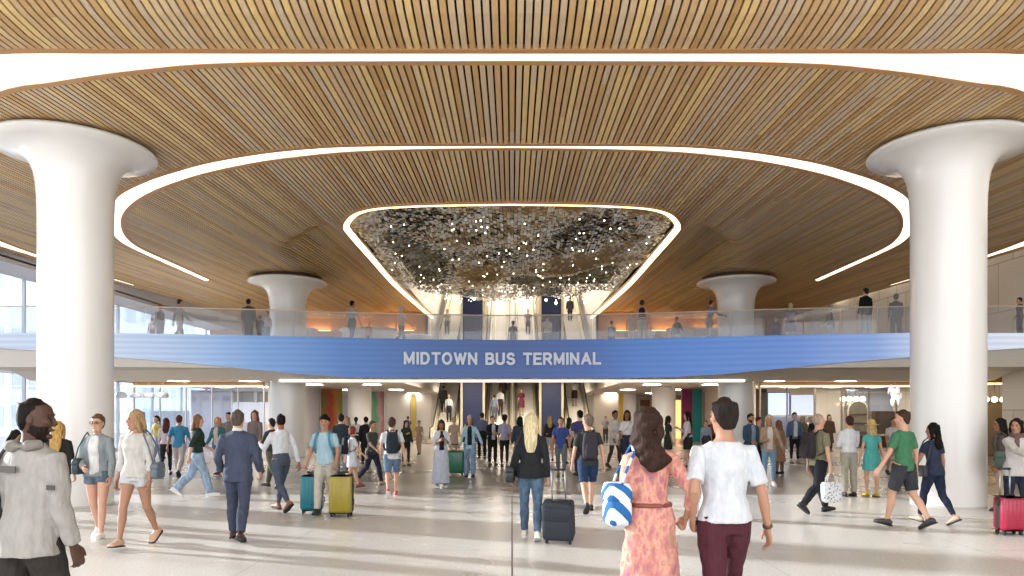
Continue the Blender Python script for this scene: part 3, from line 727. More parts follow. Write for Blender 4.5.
# arched door
a0 = empty('arched_cabinet', (atd(858, 39.5), 39.5, 0), label='tall arched dark cabinet with pale frame behind the pendant lamps', category='cabinet')
def arch(w_, h, t, z0=0):
    pts = [(-w_/2, z0)]+[(w_/2*math.cos(a), h-w_/2+w_/2*math.sin(a)) for a in np.linspace(PI, 0, 17)]+[(w_/2, z0)]
    n = len(pts); V = [(p, y, q) for y in (0, t) for p, q in pts]
    return MB().add(V, [tuple(range(n)), tuple(range(n, 2*n))]+[(i, (i+1) % n, n+(i+1) % n, n+i) for i in range(n)])
arch(1.05, 2.45, .3).build('cabinet_body', mat('#7d7566', .4), a0)
pts = [(-.56, 0, 0)]+[(.56*math.cos(a), 0, 1.93+.56*math.sin(a)) for a in np.linspace(PI, 0, 17)]+[(.56, 0, 0)]
MB().tube(pts, .05).build('arch_frame', mat('#e5ddd0', .4), a0, True)
for z in (.7, 1.2, 1.7): MB().box((-.48, -.06, z), (.48, 0, z+.05)).build('shelf', DARKW, a0)
GLOW = mat('#ffd9a0', .4, emit=9)
p0 = None
def pendant(x, y, z, top, r, m, name, label, group):
    e = empty(name, (x, y, z), label=label, category='lamp', group=group)
    MB().add(*ellipsoid((0, 0, 0), (r, r, r), 14, 9)).build('globe', m, e, True)
    MB().box((-.008, -.008, r*.8), (.008, .008, top-z)).build('cord', mat('#80705c', .5), e); return e
for px in (843, 849.5, 856, 862.5): pendant(atd(px, 37.2), 37.2, zat(399, 37.2), 3.36, .14, GLOW, 'pendant_lamp', 'glowing globe pendant in the row above the arched cabinet', 'pendants in the right shop')
for px in (986, 994.5, 1003): pendant(atd(px, 28.5), 28.5, zat(399.5, 28.5), 3.36, .11, GLOW, 'pendant_lamp', 'glowing globe pendant right of the big right column', 'pendants at the far right')
# far right shop bay, nearer
shop2 = empty('shopfront', (0, 29.4, 0), label='glazed shop bay with dark frame at far right beyond the big column', category='shopfront')
MB().box((18.2, -.1, 3.05), (23.3, .1, 3.36)).build('header_beam', DARKW, shop2)
MB().box((18.25, -.05, 0), (18.3, .05, 3.05)).build('mullion', DARKW, shop2)
MB().box((18.2, -.16, 2.98), (23.3, -.11, 3.05)).build('light_strip', GOLD, shop2)
flat_unit('dark_cabinet', 984, 1010, 403, 455, 29.5, .4, mat('#9c8e78', .5), 'tall taupe shop cabinet at far right beyond the big column', 'cabinet', mat('#6a5a44', .5))
# chandelier (white leaves) hung in front of the right shop
ch = empty('chandelier', (atd(895, 33), 33, zat(394, 33)), label='sparkling white leaf chandelier hanging left of the big right column', category='chandelier')
lf = mat('#ffffff', .3, emit=.35)
for k in range(26):
    a = random.uniform(0, 2*PI); z = random.uniform(-.45, .45); r = .3*math.sqrt(max(.05, 1-(z/.5)**2))*random.uniform(.4, 1)
    c = np.array((r*math.cos(a), r*math.sin(a), z)); vv, ff = ellipsoid((0, 0, 0), (.09, .02, .16), 8, 5)
    R = Matrix.Rotation(a+PI/2, 3, 'Z') @ Matrix.Rotation(random.uniform(-.5, .5), 3, 'Y')
    MB().add(vv @ np.array(R).T + c, ff).build('glass_leaf', lf, ch, True)
MB().box((-.01, -.01, .4), (.01, .01, 3.3-zat(394, 33))).build('cord', STEEL, ch)

# left shop contents
RINGM = mat('#a9adb8', .5)
for k, px in enumerate((121, 136, 149, 163)):
    x = atd(px, 31.5); e = empty('ring_lamp', (x, 31.5, zat(395.5, 31.5)), label='small grey drum pendant in the row along the bright left windows', category='lamp', group='drum pendants at left')
    MB().lathe([(.22, -.1), (.25, 0), (.2, .12), (.05, .16), (0, .16)], n=20).build('shade', RINGM, e, True)
    MB().box((-.008, -.008, .1), (.008, .008, 3.36-zat(395.5, 31.5))).build('cord', RINGM, e)
flat_unit('partition', 192, 231, 391, 446, 36.2, .15, mat('#cdcde2', .5), 'tall lavender glass partition inside the left shop', 'partition', mat('#eceef4', .4))
flat_unit('partition', 150, 189, 411, 447, 37.5, .15, mat('#b7bccb', .5), 'low grey-blue partition inside the left shop, beside the lavender one', 'partition')
flat_unit('menu_board', 233.5, 254, 392, 402, 35.9, .08, mat('#8b8176', .5), 'brown menu board left of the rear left column', 'board', mat('#c9c0b4', .5))
flat_unit('menu_board', 257.5, 268, 392, 402, 35.9, .08, mat('#9a9084', .5), 'narrow brown menu board touching the rear left column', 'board', mat('#c9c0b4', .5))
flat_unit('shop_counter', 233, 268, 422, 446, 38, .6, mat('#cfc8c0', .5), 'pale shop counter left of the rear left column', 'counter', None)
# art panels
def art(name, stops, px0, px1, v0, d, label):
    m, nt, b = new_mat('art_'+name); N, Lk = nodes(m); tc = N.new('ShaderNodeTexCoord')
    sep = N.new('ShaderNodeSeparateXYZ'); Lk.new(tc.outputs['Object'], sep.inputs[0])
    nz = N.new('ShaderNodeTexNoise'); nz.inputs['Scale'].default_value = 1.1; Lk.new(tc.outputs['Object'], nz.inputs['Vector'])
    w_ = atd(px1, d)-atd(px0, d)
    ad = N.new('ShaderNodeMath'); ad.operation = 'MULTIPLY_ADD'; ad.inputs[1].default_value = 1.0 if len(stops) > 3 else 0; Lk.new(nz.outputs['Fac'], ad.inputs[0]); Lk.new(sep.outputs['X'], ad.inputs[2])
    off = .5 if len(stops) > 3 else 0
    mr = N.new('ShaderNodeMapRange'); mr.inputs['From Min'].default_value = -w_/2+off; mr.inputs['From Max'].default_value = w_/2+off; Lk.new(ad.outputs[0], mr.inputs['Value'])
    r = N.new('ShaderNodeValToRGB'); e = r.color_ramp.elements; e[0].color = lin(stops[0]); e[1].color = lin(stops[-1])
    if len(stops) <= 3: r.color_ramp.interpolation = 'CONSTANT'; e[1].position = .52
    for i, c in enumerate(stops[1:-1]): q = e.new((i+1)/(len(stops)-1)); q.color = lin(c)
    Lk.new(mr.outputs['Result'], r.inputs['Fac']); Lk.new(r.outputs['Color'], b.inputs['Base Color']); b.inputs['Roughness'].default_value = .5
    return flat_unit('art_panel', px0, px1, v0, 446, d, .2, m, label, 'panel', None, z0=0.0)
art('rainbow', ['#6f7a36', '#b06a34', '#c2452f', '#c58a36', '#8c8a3a'], 321, 342, 389, 44.5, 'tall panel with blended green, red and orange colours')
art('twin', ['#8d1f5c', '#1f8a8c'], 682, 702, 389, 44.5, 'tall panel, magenta on the left half and teal on the right')
art('stripe', ['#7fae8c', '#5aa87a', '#c79aa0', '#a8705e'], 371, 384, 391, 50, 'narrow panel of soft green and pink behind the left plain column')
flat_unit('art_panel', 411.5, 415.5, 391, 436, 55, .2, mat('#b8a64a', .5), 'thin yellow upright panel left of the escalators', 'panel', None, z0=0)
flat_unit('art_panel', 619.5, 623.5, 391, 436, 55, .2, mat('#c9a733', .5), 'thin yellow upright panel right of the escalators', 'panel', None, z0=0)
flat_unit('doorway', 640, 650, 400, 437, 58, .2, mat('#6b3a24', .5), 'dark brown doorway far back right of the escalators', 'door', mat('#c9b79c', .5), z0=0)
flat_unit('glowing_display', 673, 681, 400, 441, 50, .3, mat('#ffb978', .5, emit=1.3), 'orange glowing shop display left of the magenta panel', 'display', mat('#a8906a', .5), z0=0.)
for px0, px1, c, l in ((305, 321, '#d6cdc4', 'pale partition wall between the rear left column and the rainbow panel'), (386, 410, '#efeae2', 'bright white wall panel behind, left of the thin yellow panel'), (416.5, 431, '#e9e4dc', 'white wall panel between the thin yellow panel and the escalators'),
                       (594, 618, '#d9d0c4', 'pale wall panel right of the escalators'), (703, 719, '#c9bcaa', 'beige wall panel right of the teal panel')):
    flat_unit('wall_panel', px0, px1, 393, 437, 54, .3, mat(c, .6), l, 'panel', mat('#b3a898', .5), z0=0)
# ---------------------------------------------------------------- outside: pale tower blocks beyond the left glazing
for k, (x, y, w_, d_, h, c) in enumerate(((-52, 96, 12, 12, 34, '#e0e5ec'), (-44, 62, 6, 10, 12, '#e4e8ee'), (-66, 84, 10, 10, 22, '#e8ebf0'))):
    e = empty('tower_block', (x, y, -.3), label='%s pale office block outside the left glazing' % ['tallest and farthest', 'low narrow', 'middle-sized'][k], category='building')
    MB().box((-w_/2, -d_/2, 0), (w_/2, d_/2, h)).build('block_walls', mat(c, .8), e)
    wn = MB()
    for i in range(int(h/3.2)):
        for j in range(int(w_/2)): wn.box((-w_/2+.4+j*2, -d_/2-.05, 1+i*3.2), (-w_/2+1.6+j*2, -d_/2, 2.8+i*3.2))
        for j in range(int(d_/2)): wn.box((w_/2, -d_/2+.4+j*2, 1+i*3.2), (w_/2+.05, -d_/2+1.6+j*2, 2.8+i*3.2))
    wn.build('window_grid', mat('#c2ccd8', .4), e)
MB().box((-150, -60, -.6), (-19.2, 160, -.32)).build('ground_outside', mat('#c9c7c4', .9), None, kind='structure')
# ================================================================ people
SKIN = {'light': '#c69a82', 'tan': '#a87c64', 'brown': '#8a5a3e', 'dark': '#4c3226'}
def skinmat(k): return mat(SKIN[k], .55, spec=.35)
def V3(*a): return np.array(a, float)
def rotx(p, a, c=(0, 0, 0)):
    c = V3(*c); q = V3(*p)-c; ca, sa = math.cos(a), math.sin(a)
    return c+V3(q[0], q[1]*ca-q[2]*sa, q[1]*sa+q[2]*ca)
def rotz(p, a, c=(0, 0, 0)):
    c = V3(*c); q = V3(*p)-c; ca, sa = math.cos(a), math.sin(a)
    return c+V3(q[0]*ca-q[1]*sa, q[0]*sa+q[1]*ca, q[2])
rad = math.radians
# pose: legs (hip flexion, knee flexion) left/right ; arms (swing, abduction, elbow, inward)
POSES = {
 'stand':  dict(L=(1, 2), R=(-1, 2), aL=(2, 9, 14, 5), aR=(0, 9, 12, 5)),
 'weight': dict(L=(10, 14), R=(-3, 1), aL=(6, 9, 30, 15), aR=(-2, 10, 16, 5)),
 'walkL':  dict(L=(18, 7), R=(-12, 22), aL=(-20, 8, 12, 3), aR=(20, 8, 26, 6)),
 'walkR':  dict(L=(-12, 22), R=(18, 7), aL=(20, 8, 26, 6), aR=(-20, 8, 12, 3)),
 'bigL':   dict(L=(22, 9), R=(-15, 30), aL=(-26, 9, 16, 3), aR=(26, 9, 30, 6)),
 'bigR':   dict(L=(-15, 30), R=(22, 9), aL=(26, 9, 30, 6), aR=(-26, 9, 16, 3)),
 'smallL': dict(L=(13, 8), R=(-9, 16), aL=(-10, 8, 12, 3), aR=(12, 8, 20, 6)),
 'smallR': dict(L=(-9, 16), R=(13, 8), aL=(12, 8, 20, 6), aR=(-10, 8, 12, 3)),
 'folded': dict(L=(1, 2), R=(-1, 2), aL=(16, 6, 95, 62), aR=(12, 6, 100, 62)),
 'hands':  dict(L=(6, 6), R=(-3, 1), aL=(12, 8, 80, 35), aR=(12, 8, 85, 35)),
 'phone':  dict(L=(4, 4), R=(-2, 2), aL=(8, 8, 20, 10), aR=(18, 8, 105, 25)),
}
class Fig:
    def __init__(s, H, sex, pose, lean=2, yaw=0, pitch=0, mods=None, loc=(0, 0, 0), rz=0, build=1.0):
        build = build*.9; s.H = H; s.f = sex == 'f'; s.k = build
        p = dict(POSES[pose]); p.update(mods or {}); s.p = p; s.lean = rad(lean); s.yaw = rad(yaw); s.pitch = rad(pitch)
        s.sw = (.094 if s.f else .108)*build**.5; s.hw = .050
        s.dz = 0; s.loc = V3(*loc); s.rz = rz
        s.legs = {}
        lo = 9
        for sd, key in ((-1, 'L'), (1, 'R')):
            a, k = map(rad, p[key]); hip = V3(sd*s.hw, 0, .515)
            knee = hip+.235*V3(sd*.02, math.sin(a), -math.cos(a)); sh = a-k
            ank = knee+.240*V3(sd*.0, math.sin(sh), -math.cos(sh))
            fp = -sh*.8 if sh < 0 else -sh*.6
            s.legs[sd] = (hip, knee, ank, sh, fp)
            for q in s.foot_path(sd): lo = min(lo, q[2])
        s.dz = -lo
    def foot_path(s, sd):
        hip, knee, ank, sh, fp = s.legs[sd]
        base = [V3(ank[0], ank[1]+y, ank[2]-.040) for y in (-.04, .075, .11)]
        return [rotx(b, -fp, ank) for b in base]
    def U(s, p):       # upper-body lean
        p = V3(*p); t = float(sm((p[2]-.50)/.16)); p = rotx(p, -s.lean*t, (0, 0, .53)); p[2] += s.dz; return p
    def Hd(s, p):      # head frame
        c = (0, -.004, .868); p = rotx(p, -s.pitch, c); p = rotz(p, s.yaw, c); return s.U(p)
    def world(s, p):   # stature units -> world
        q = V3(*p)*s.H; return rotz(q, s.rz)+s.loc
    def to_local(s, w): return rotz(V3(*w)-s.loc, -s.rz)/s.H
    def arm(s, sd):
        spec = s.p['aL' if sd < 0 else 'aR']; S = s.U((sd*s.sw, -.004, .797)); L1, L2 = .170, .145
        if spec[0] == 'to':
            T = s.to_local(spec[1:4]); d = T-S; n = np.linalg.norm(d); n = min(n, .312); dd = unit(d); T = S+dd*n
            a = (L1*L1-L2*L2+n*n)/(2*n); h = math.sqrt(max(0, L1*L1-a*a)); hint = V3(sd*.35, -.8, -.45); hint = unit(hint-np.dot(hint, dd)*dd)
            E = S+dd*a+hint*h; return S, E, T
        sw, ab, el, inn = map(rad, spec); sw += s.lean*0
        u = V3(sd*math.sin(ab), math.cos(ab)*math.sin(sw), -math.cos(ab)*math.cos(sw)); E = S+u*L1
        g = sw+el; f = V3(sd*math.sin(ab)*math.cos(el), math.sin(g), -math.cos(g)); f = f+V3(-sd*math.tan(min(inn, 1.2)), 0, 0)*(.9 if el > .5 else .5)
        return S, E, E+unit(f)*L2
    def arm_chain(s, sd, cut=1., dr=0., r_end=None, start=0):
        S, E, W = s.arm(sd); c = s.U((sd*.045, -.004, .812)); g = (.92 if s.f else 1.)*s.k**.5
        key = [(c, .022, .026, -1), (S+V3(-sd*.006, 0, .002), .030*g, .031*g, 0), (S+(E-S)*.45, .026*g, .030*g, .24), (S+(E-S)*.85, .021*g, .023*g, .46), (E, .0205*g, .0225*g, .54),
               (E+(W-E)*.25, .0215*g, .0225*g, .66), (E+(W-E)*.65, .0165*g, .018*g, .84), (W, .0125*g, .016*g, 1.)]
        P = []; A = []; B = []
        for i, (p, a, b, t) in enumerate(key):
            if t <= cut+1e-6: P.append(p); A.append(a+dr); B.append(b+dr)
            else:
                q = key[i-1]; u = (cut-q[3])/(t-q[3]); 
                if u > .02: P.append(q[0]+(p-q[0])*u); A.append(q[1]+(a-q[1])*u+dr); B.append(q[2]+(b-q[2])*u+dr)
                break
        if r_end: A[-1] = max(A[-1], r_end); B[-1] = max(B[-1], r_end)
        return P, A, B
    def leg_chain(s, sd, cut=1., dr=0., flare=0.):
        hip, knee, ank, sh, fp = s.legs[sd]; z = V3(0, 0, s.dz); g = (.98 if s.f else 1.)*s.k**.5; hp = hip+z; kn = knee+z; an = ank+z
        bk = V3(0, -math.cos(sh), -math.sin(sh))
        key = [(hp+V3(0, 0, .03), .050*g, .060*g, 0), (hp+(kn-hp)*.25, .050*g, .057*g, .13), (hp+(kn-hp)*.6, .041*g, .046*g, .3), (hp+(kn-hp)*.9, .033*g, .036*g, .45), (kn, .031*g, .034*g, .5),
               (kn+(an-kn)*.15+bk*.004, .030*g, .034*g, .575), (kn+(an-kn)*.35+bk*.008, .031*g, .036*g, .675), (kn+(an-kn)*.6+bk*.004, .025*g, .028*g, .8), (kn+(an-kn)*.87, .0185*g, .021*g, .93), (an, .018*g, .022*g, 1.)]
        P = []; A = []; B = []
        for i, (p, a, b, t) in enumerate(key):
            e = dr+flare*max(0, t-.3)
            if t <= cut+1e-6: P.append(p); A.append(a+e); B.append(b+e)
            else:
                q = key[i-1]; u = (cut-q[3])/(t-q[3])
                if u > .02: P.append(q[0]+(p-q[0])*u); A.append(q[1]+(a-q[1])*u+e); B.append(q[2]+(b-q[2])*u+e)
                break
        return P, A, B
    TORSO_M = [(.485, .062, .052, 0), (.505, .088, .062, -.002), (.535, .094, .066, -.004), (.575, .089, .061, -.001), (.625, .082, .055, .002), (.68, .089, .058, .003), (.735, .100, .065, .003), (.78, .106, .062, -.001), (.810, .088, .049, -.006), (.832, .055, .041, -.008), (.848, .040, .038, -.007)]
    TORSO_F = [(.485, .064, .054, 0), (.505, .092, .064, -.003), (.535, .098, .068, -.006), (.575, .088, .060, -.002), (.625, .072, .050, .003), (.68, .078, .053, .004), (.735, .086, .066, .010), (.77, .088, .062, .006), (.806, .076, .045, -.004), (.830, .048, .037, -.007), (.848, .034, .033, -.006)]
    def torso(s, z0=0, z1=1, dr=0., hem=0., mz=None):
        T = s.TORSO_F if s.f else s.TORSO_M; P = []; A = []; B = []; zs = [t[0] for t in T]
        zz = sorted({z for z in zs if z0 < z < z1} | {max(z0, zs[0]-.0) if z0 > zs[0] else z0, min(z1, zs[-1])})
        for z in zz:
            if z < zs[0] or z == 0: 
                if z0 == 0: continue
                a, b, y = T[2][1], T[2][2], -.002
            else: a, b, y = [float(np.interp(z, zs, [t[i] for t in T])) for i in (1, 2, 3)]
            if z0 and z <= .56 and z0 > 0: a = max(a, T[2][1]*.99); b = max(b, T[2][2]*.97)
            e = dr+hem*max(0, (.62-z)/.12)+(.004 if dr and z > .79 else 0)
            k = s.k
            P.append(s.U((0, y, z))); A.append(a*k+e); B.append(b*k+e)
        return P, A, B
    def add(s, mb, ch, n=14, cap='round'):
        v, f = loft([p*s.H for p in ch[0]], [a*s.H for a in ch[1]], [b*s.H for b in ch[2]], n=n, cap=cap); mb.add(v, f)
    def blob(s, mb, c, r, frame=None):
        v, f = ellipsoid((0, 0, 0), r); fr = frame or s.Hd; v = np.array([fr(V3(*c)+q) for q in v])*s.H; mb.add(v, f)
    def shape(s, mb, pts, ra, rb, frame=None, n=12, cap='round'):
        fr = frame or s.Hd
        v, f = loft([V3(*p) for p in pts], ra, rb, n=n, cap=cap); v = np.array([fr(q) for q in v])*s.H; mb.add(v, f)
    def head(s, mb):
        g = .96 if s.f else 1.
        R = [(.866, .014, .012, .030), (.874, .027, .026, .020), (.886, .034, .038, .010), (.905, .0385, .048, .004), (.925, .042, .052, .000), (.945, .0435, .055, -.003), (.962, .0435, .056, -.005), (.978, .040, .051, -.007), (.990, .031, .040, -.008), (.998, .017, .022, -.008)]
        s.shape(mb, [(0, r[3], r[0]) for r in R], [r[1]*g for r in R], [r[2] for r in R], n=20)
        nk = .026 if s.f else .033
        s.shape(mb, [(0, -.010, .84), (0, -.008, .868), (0, -.006, .90)], [nk*1.12, nk, nk], [nk*1.15, nk, nk*1.05], n=14)
        s.shape(mb, [(0, .049, .947), (0, .057, .932), (0, .063, .921), (0, .056, .914)], [.0045, .006, .0085, .006], [.005, .007, .007, .005], n=8)
        for sd in (-1, 1):
            s.blob(mb, (sd*.0445, -.006, .932), (.006, .011, .017))
            s.blob(mb, (sd*.018, .040, .926), (.016, .014, .013))
        s.blob(mb, (0, .050, .954), (.026, .006, .006)); s.blob(mb, (0, .048, .899), (.013, .008, .006)); s.blob(mb, (0, .043, .876), (.014, .010, .010))
    def hand(s, sd, grip, n=8):
        """palm, four unequal jointed fingers and a side thumb"""
        S, E, W = s.arm(sd); e = unit(W-E)
        fwd = V3(0, 1, 0) if abs(e[1]) < .8 else V3(0, 0, 1)
        t = unit(fwd-np.dot(fwd, e)*e); w = np.cross(e, t); inward = V3(-sd, 0, 0) if abs(e[0]) < .8 else V3(0, -1, 0)
        if np.dot(w, inward) < 0: w = -w
        mb = MB(); g = .92 if s.f else 1.
        def fr(u, v, ww): return (W+(t*u+e*v+w*ww)*g)*s.H
        def tube(pts, rs, flat=.85): 
            v, f = loft([fr(*p) for p in pts], [r*g*s.H for r in rs], [r*g*s.H*flat for r in rs], side=t, n=n); mb.add(v, f)
        v, f = loft([fr(0, -.012, 0), fr(.001, .012, .001), fr(.002, .036, .001), fr(.001, .054, .002)], [q*g*s.H for q in (.014, .020, .0245, .0235)], [q*g*s.H for q in (.011, .0105, .0095, .008)], side=t, n=12); mb.add(v, f)
        cs = (75, 85, 60) if grip else (18, 28, 18)
        for k, (u, L) in enumerate(((.0185, .040), (.0065, .046), (-.0055, .043), (-.0170, .034))):
            a = 0; p = [(u, .050, .001)]; off = rad((1.5-k)*3.5)
            for j, fr_ in enumerate((.45, .32, .26)):
                a += rad(cs[j]+(k*3 if not grip else 0)); q = p[-1]; p.append((q[0]+math.sin(off)*L*fr_*(0 if grip else 1), q[1]+math.cos(a)*L*fr_, q[2]+math.sin(a)*L*fr_))
            r = .0056 if k < 3 else .0048; tube(p, (r, r*.95, r*.88, r*.72))
        if grip: tube([(.016, .012, .004), (.026, .026, .012), (.024, .040, .024), (.012, .048, .030)], (.0085, .0075, .0065, .0052))
        else: tube([(.016, .010, .002), (.030, .024, .008), (.036, .040, .013), (.038, .053, .016)], (.0085, .0072, .0062, .0048))
        return mb
def zhem_extents(s, z):
    """how far legs reach at a height, so skirts and coats clear them"""
    ys = []
    for sd in (-1, 1):
        P, A, B = s.leg_chain(sd)
        for i in range(len(P)-1):
            a, b = P[i], P[i+1]
            if (a[2]-z)*(b[2]-z) <= 0: t = (a[2]-z)/(a[2]-b[2]+1e-9); ys.append((a[1]+(b[1]-a[1])*t, max(B[i], B[i+1])))
    if not ys: return 0., .06
    lo = min(y-r for y, r in ys); hi = max(y+r for y, r in ys); return (lo+hi)/2, (hi-lo)/2
_cnt = [0]
def person(label, loc, H, rz, sex='m', skin='light', pose='stand', lean=2, yaw=0, pitch=0, mods=None, build=1.,
           top=('tee', '#ffffff'), bot=('pants', '#30343c'), hair=('short', '#2a1e16'), shoes='#2b2826', under=None, beard=None,
           glasses=False, hat=None, lod=1, grip=(0, 0), group=None, apron=None, scarf=None, fab='plain', bfab='plain', watch=None, open_front=False):
    _cnt[0] += 1; sid = _cnt[0]
    s = Fig(H, sex, pose, lean, yaw, pitch, mods, loc, rz, build); s.label = label
    vox = {0: .0062, 1: .009, 2: .014, 3: .02}[lod]; gv = {0: .009, 1: .0115, 2: .016, 3: .022}[lod]
    mb = MB()
    s.add(mb, s.torso(.500), cap='flat'); s.head(mb)
    for sd in (-1, 1):
        s.add(mb, s.arm_chain(sd)); s.add(mb, s.leg_chain(sd))
        hip, knee, ank, sh, fp = s.legs[sd]
        F_ = [(-.030, .022, .018, .020), (-.008, .026, .021, .026), (.03, .022, .023, .022), (.07, .016, .027, .014), (.097, .011, .022, .010)]
        P = []; 
        for y, z, a, b in F_: q = rotx((ank[0], ank[1]+y, ank[2]-.040+z), -fp, ank); q[2] += s.dz; P.append(q)
        v, f = loft([q*H for q in P], [r[2]*H for r in F_], [r[3]*H for r in F_], n=12); mb.add(v, f)
    hands = [s.hand(-1, grip[0], 8 if lod < 2 else 5), s.hand(1, grip[1], 8 if lod < 2 else 5)]
    if lod == 0:
        for h in hands: mb.add(np.concatenate(h.v), h.f)
    me = remesh(mb, vox, 3 if lod == 0 else 2)
    if lod > 0:                                  # hands keep their separate fingers at small size: welded in at the wrists
        nv = len(me.vertices); co = np.empty(nv*3); me.vertices.foreach_get('co', co)
        allv = [co.reshape(-1, 3)]; npol = len(me.polygons); fs = [tuple(p.vertices) for p in me.polygons]; off = nv
        for h in hands:
            hv = np.concatenate(h.v); allv.append(hv); fs += [tuple(i+off for i in q) for q in h.f]; off += len(hv)
        bpy.data.meshes.remove(me); me = bpy.data.meshes.new('person'); me.from_pydata(np.concatenate(allv).tolist(), [], fs); me.update()
        me.polygons.foreach_set('use_smooth', [True]*len(me.polygons))
    me.name = 'person'; me.materials.append(skinmat(skin))
    root = bpy.data.objects.new('person', me); COL.objects.link(root); root.location = loc; root.rotation_euler = (0, 0, rz)
    root['label'] = label; root['category'] = 'person'
    if group: root['group'] = group
    s.root = root
    def part(name, m_, material, vx=None, it=4, wr=0, **kw):
        me_ = remesh(m_, vx or gv, it, wr*H, sid) ; me_.name = name; me_.materials.append(material)
        o = bpy.data.objects.new(name, me_); COL.objects.link(o); o.parent = root
        for k, v in kw.items(): o[k] = v
        return o
    WR = .0016 if lod < 2 else 0
    # ---- lower garment
    bk, bc = bot[:2]
    if bk in ('pants', 'jeans', 'wide', 'shorts', 'hotpants', 'slim'):
        m_ = MB(); T = s.torso(.486, .62 if bk != 'hotpants' else .60, .008); s.add(m_, T, cap='flat')
        cut = {'pants': .965, 'jeans': .965, 'wide': .985, 'slim': .93, 'shorts': .42, 'hotpants': .14}[bk]
        dr, fl = {'pants': (.009, .010), 'jeans': (.007, .007), 'wide': (.012, .026), 'slim': (.005, 0), 'shorts': (.012, .02), 'hotpants': (.011, 0)}[bk]
        for sd in (-1, 1): s.add(m_, s.leg_chain(sd, cut, dr, fl), cap='flat')
        if bk == 'hotpants': s.add(m_, ([s.U((0, 0, .60)), s.U((0, -.002, .49))], [.086, .098], [.062, .070]), cap='flat')
        part('shorts' if cut < .5 else 'trousers', m_, cloth(bc, 'denim' if bk in ('jeans',) or bfab == 'denim' else 'plain'), wr=WR)
    if bk in ('skirt', 'longskirt', 'dress', 'longdress'):
        m_ = MB(); zt = .625; zb = {'skirt': .34, 'longskirt': .05, 'dress': .30, 'longdress': .07}[bk]
        if len(bot) > 2: zb = bot[2]
        P = []; A = []; B = []; Tm = s.TORSO_F
        for z in np.linspace(zt, zb, 9):
            q = s.U((0, 0, z)); cy, ry = zhem_extents(s, z+s.dz) if z < .46 else (0, 0)
            k = (zt-z)/(zt-zb); ax = .076+.026*sm(k*2.4)+.030*k*(.62-zb)*2; ay = .052+.020*sm(k*2.4)+.026*k*(.62-zb)*2
            tw = [float(np.interp(z, [t[0] for t in Tm], [t[i] for t in Tm])) for i in (1, 2)] if z > .48 else (.100, .070)
            P.append(V3(0, q[1]*(1-k)+cy*k, q[2])); A.append(max(ax, tw[0]+.010)+.004); B.append(max(ay, tw[1]+.011, ry*.98+.008))
        s.add(m_, (P, A, B), n=20, cap='flat')
        if 'dress' in bk: s.add(m_, s.torso(.60, .815, .007), cap='round')
        if bk == 'longdress' or (bk == 'dress' and top[0] == 'sleeves'):
            for sd in (-1, 1): s.add(m_, s.arm_chain(sd, top[2] if len(top) > 2 else .8, .009, .026), cap='flat')
        part('dress' if 'dress' in bk else 'skirt', m_, cloth(bc, bfab), wr=WR)
    # ---- upper garment
    tk, tc_ = top[:2]
    zhem = {'tee': .535, 'shirt': .60, 'blouse': .55, 'tank': .56, 'sweater': .555, 'jacket': .53, 'blazer': .475, 'coat': .36, 'crop': .62, 'longcoat': .22, 'poncho': .42}.get(tk)
    if zhem:
        cut = {'tee': .36, 'tank': -.5, 'shirt': .97, 'blouse': .97, 'sweater': .96, 'jacket': .97, 'blazer': .96, 'coat': .96, 'crop': .36, 'longcoat': .96, 'poncho': .9}[tk]
        if len(top) > 2: cut = top[2]
        if len(top) > 3: zhem = top[3]
        dr = {'tee': .009, 'tank': .005, 'shirt': .009, 'blouse': .012, 'sweater': .013, 'jacket': .015, 'blazer': .014, 'coat': .018, 'crop': .008, 'longcoat': .019, 'poncho': .018}[tk]
        m_ = MB()
        if zhem < .50:
            P, A, B = s.torso(.50, .83, dr, .004); Q = []; 
            for z in np.linspace(zhem, .49, 4):
                q = s.U((0, -.002, z)); cy, ry = zhem_extents(s, z+s.dz) if z < .45 else (0, 0); k = (.5-z)
                Q.append((V3(0, q[1]+cy*.8*min(1, k*6), q[2]), .098*s.k+dr+k*.10, max(.070*s.k+dr+k*.07, ry+.010)))
            s.add(m_, ([q[0] for q in Q]+P, [q[1] for q in Q]+A, [q[2] for q in Q]+B), n=18, cap='flat')
        else: s.add(m_, s.torso(zhem, .836, dr, (.016 if tk in ('tee', 'blouse', 'sweater', 'jacket') else .009) if tk != 'crop' else 0), n=18, cap='flat')
        if cut > 0:
            rend = {'tee': .035, 'crop': .031}.get(tk, .021)
            for sd in (-1, 1): s.add(m_, s.arm_chain(sd, cut, dr*.75 if tk != 'tee' else .008, rend), cap='flat')
        if tk in ('jacket', 'blazer', 'coat', 'shirt', 'longcoat', 'sweater', 'poncho'):     # collar
            nk = .030 if s.f else .036
            s.shape(m_, [(0, -.010, .826), (0, -.010, .850)], [nk+.020, nk+.008], [nk+.018, nk+.009], frame=s.U, cap='flat')
        part({'tee': 't_shirt', 'tank': 'vest_top', 'crop': 't_shirt'}.get(tk, tk if tk not in ('longcoat',) else 'coat'), m_, cloth(tc_, fab), wr=WR)
    if under:                                      # strip of the garment below an open jacket
        m_ = MB()
        dru = {'jacket': .015, 'blazer': .014, 'coat': .018, 'longcoat': .019, 'sweater': .013, 'poncho': .018}.get(tk, .012)+.010
        Tm = s.TORSO_F if s.f else s.TORSO_M; P = []; A = []; B = []
        z0 = max(zhem, .53) if zhem else .53
        for z in np.linspace(z0-.01, .838, 9):
            b = float(np.interp(z, [t[0] for t in Tm], [t[2] for t in Tm]))*s.k; y = float(np.interp(z, [t[0] for t in Tm], [t[3] for t in Tm]))
            P.append(s.U((0, y+b+dru-.012, z))); A.append(.042 if z < .8 else .028); B.append(.014)
        v, f = loft([q*H for q in P], [a*H for a in A], [b*H for b in B], n=12, cap='flat'); m_.add(v, f)
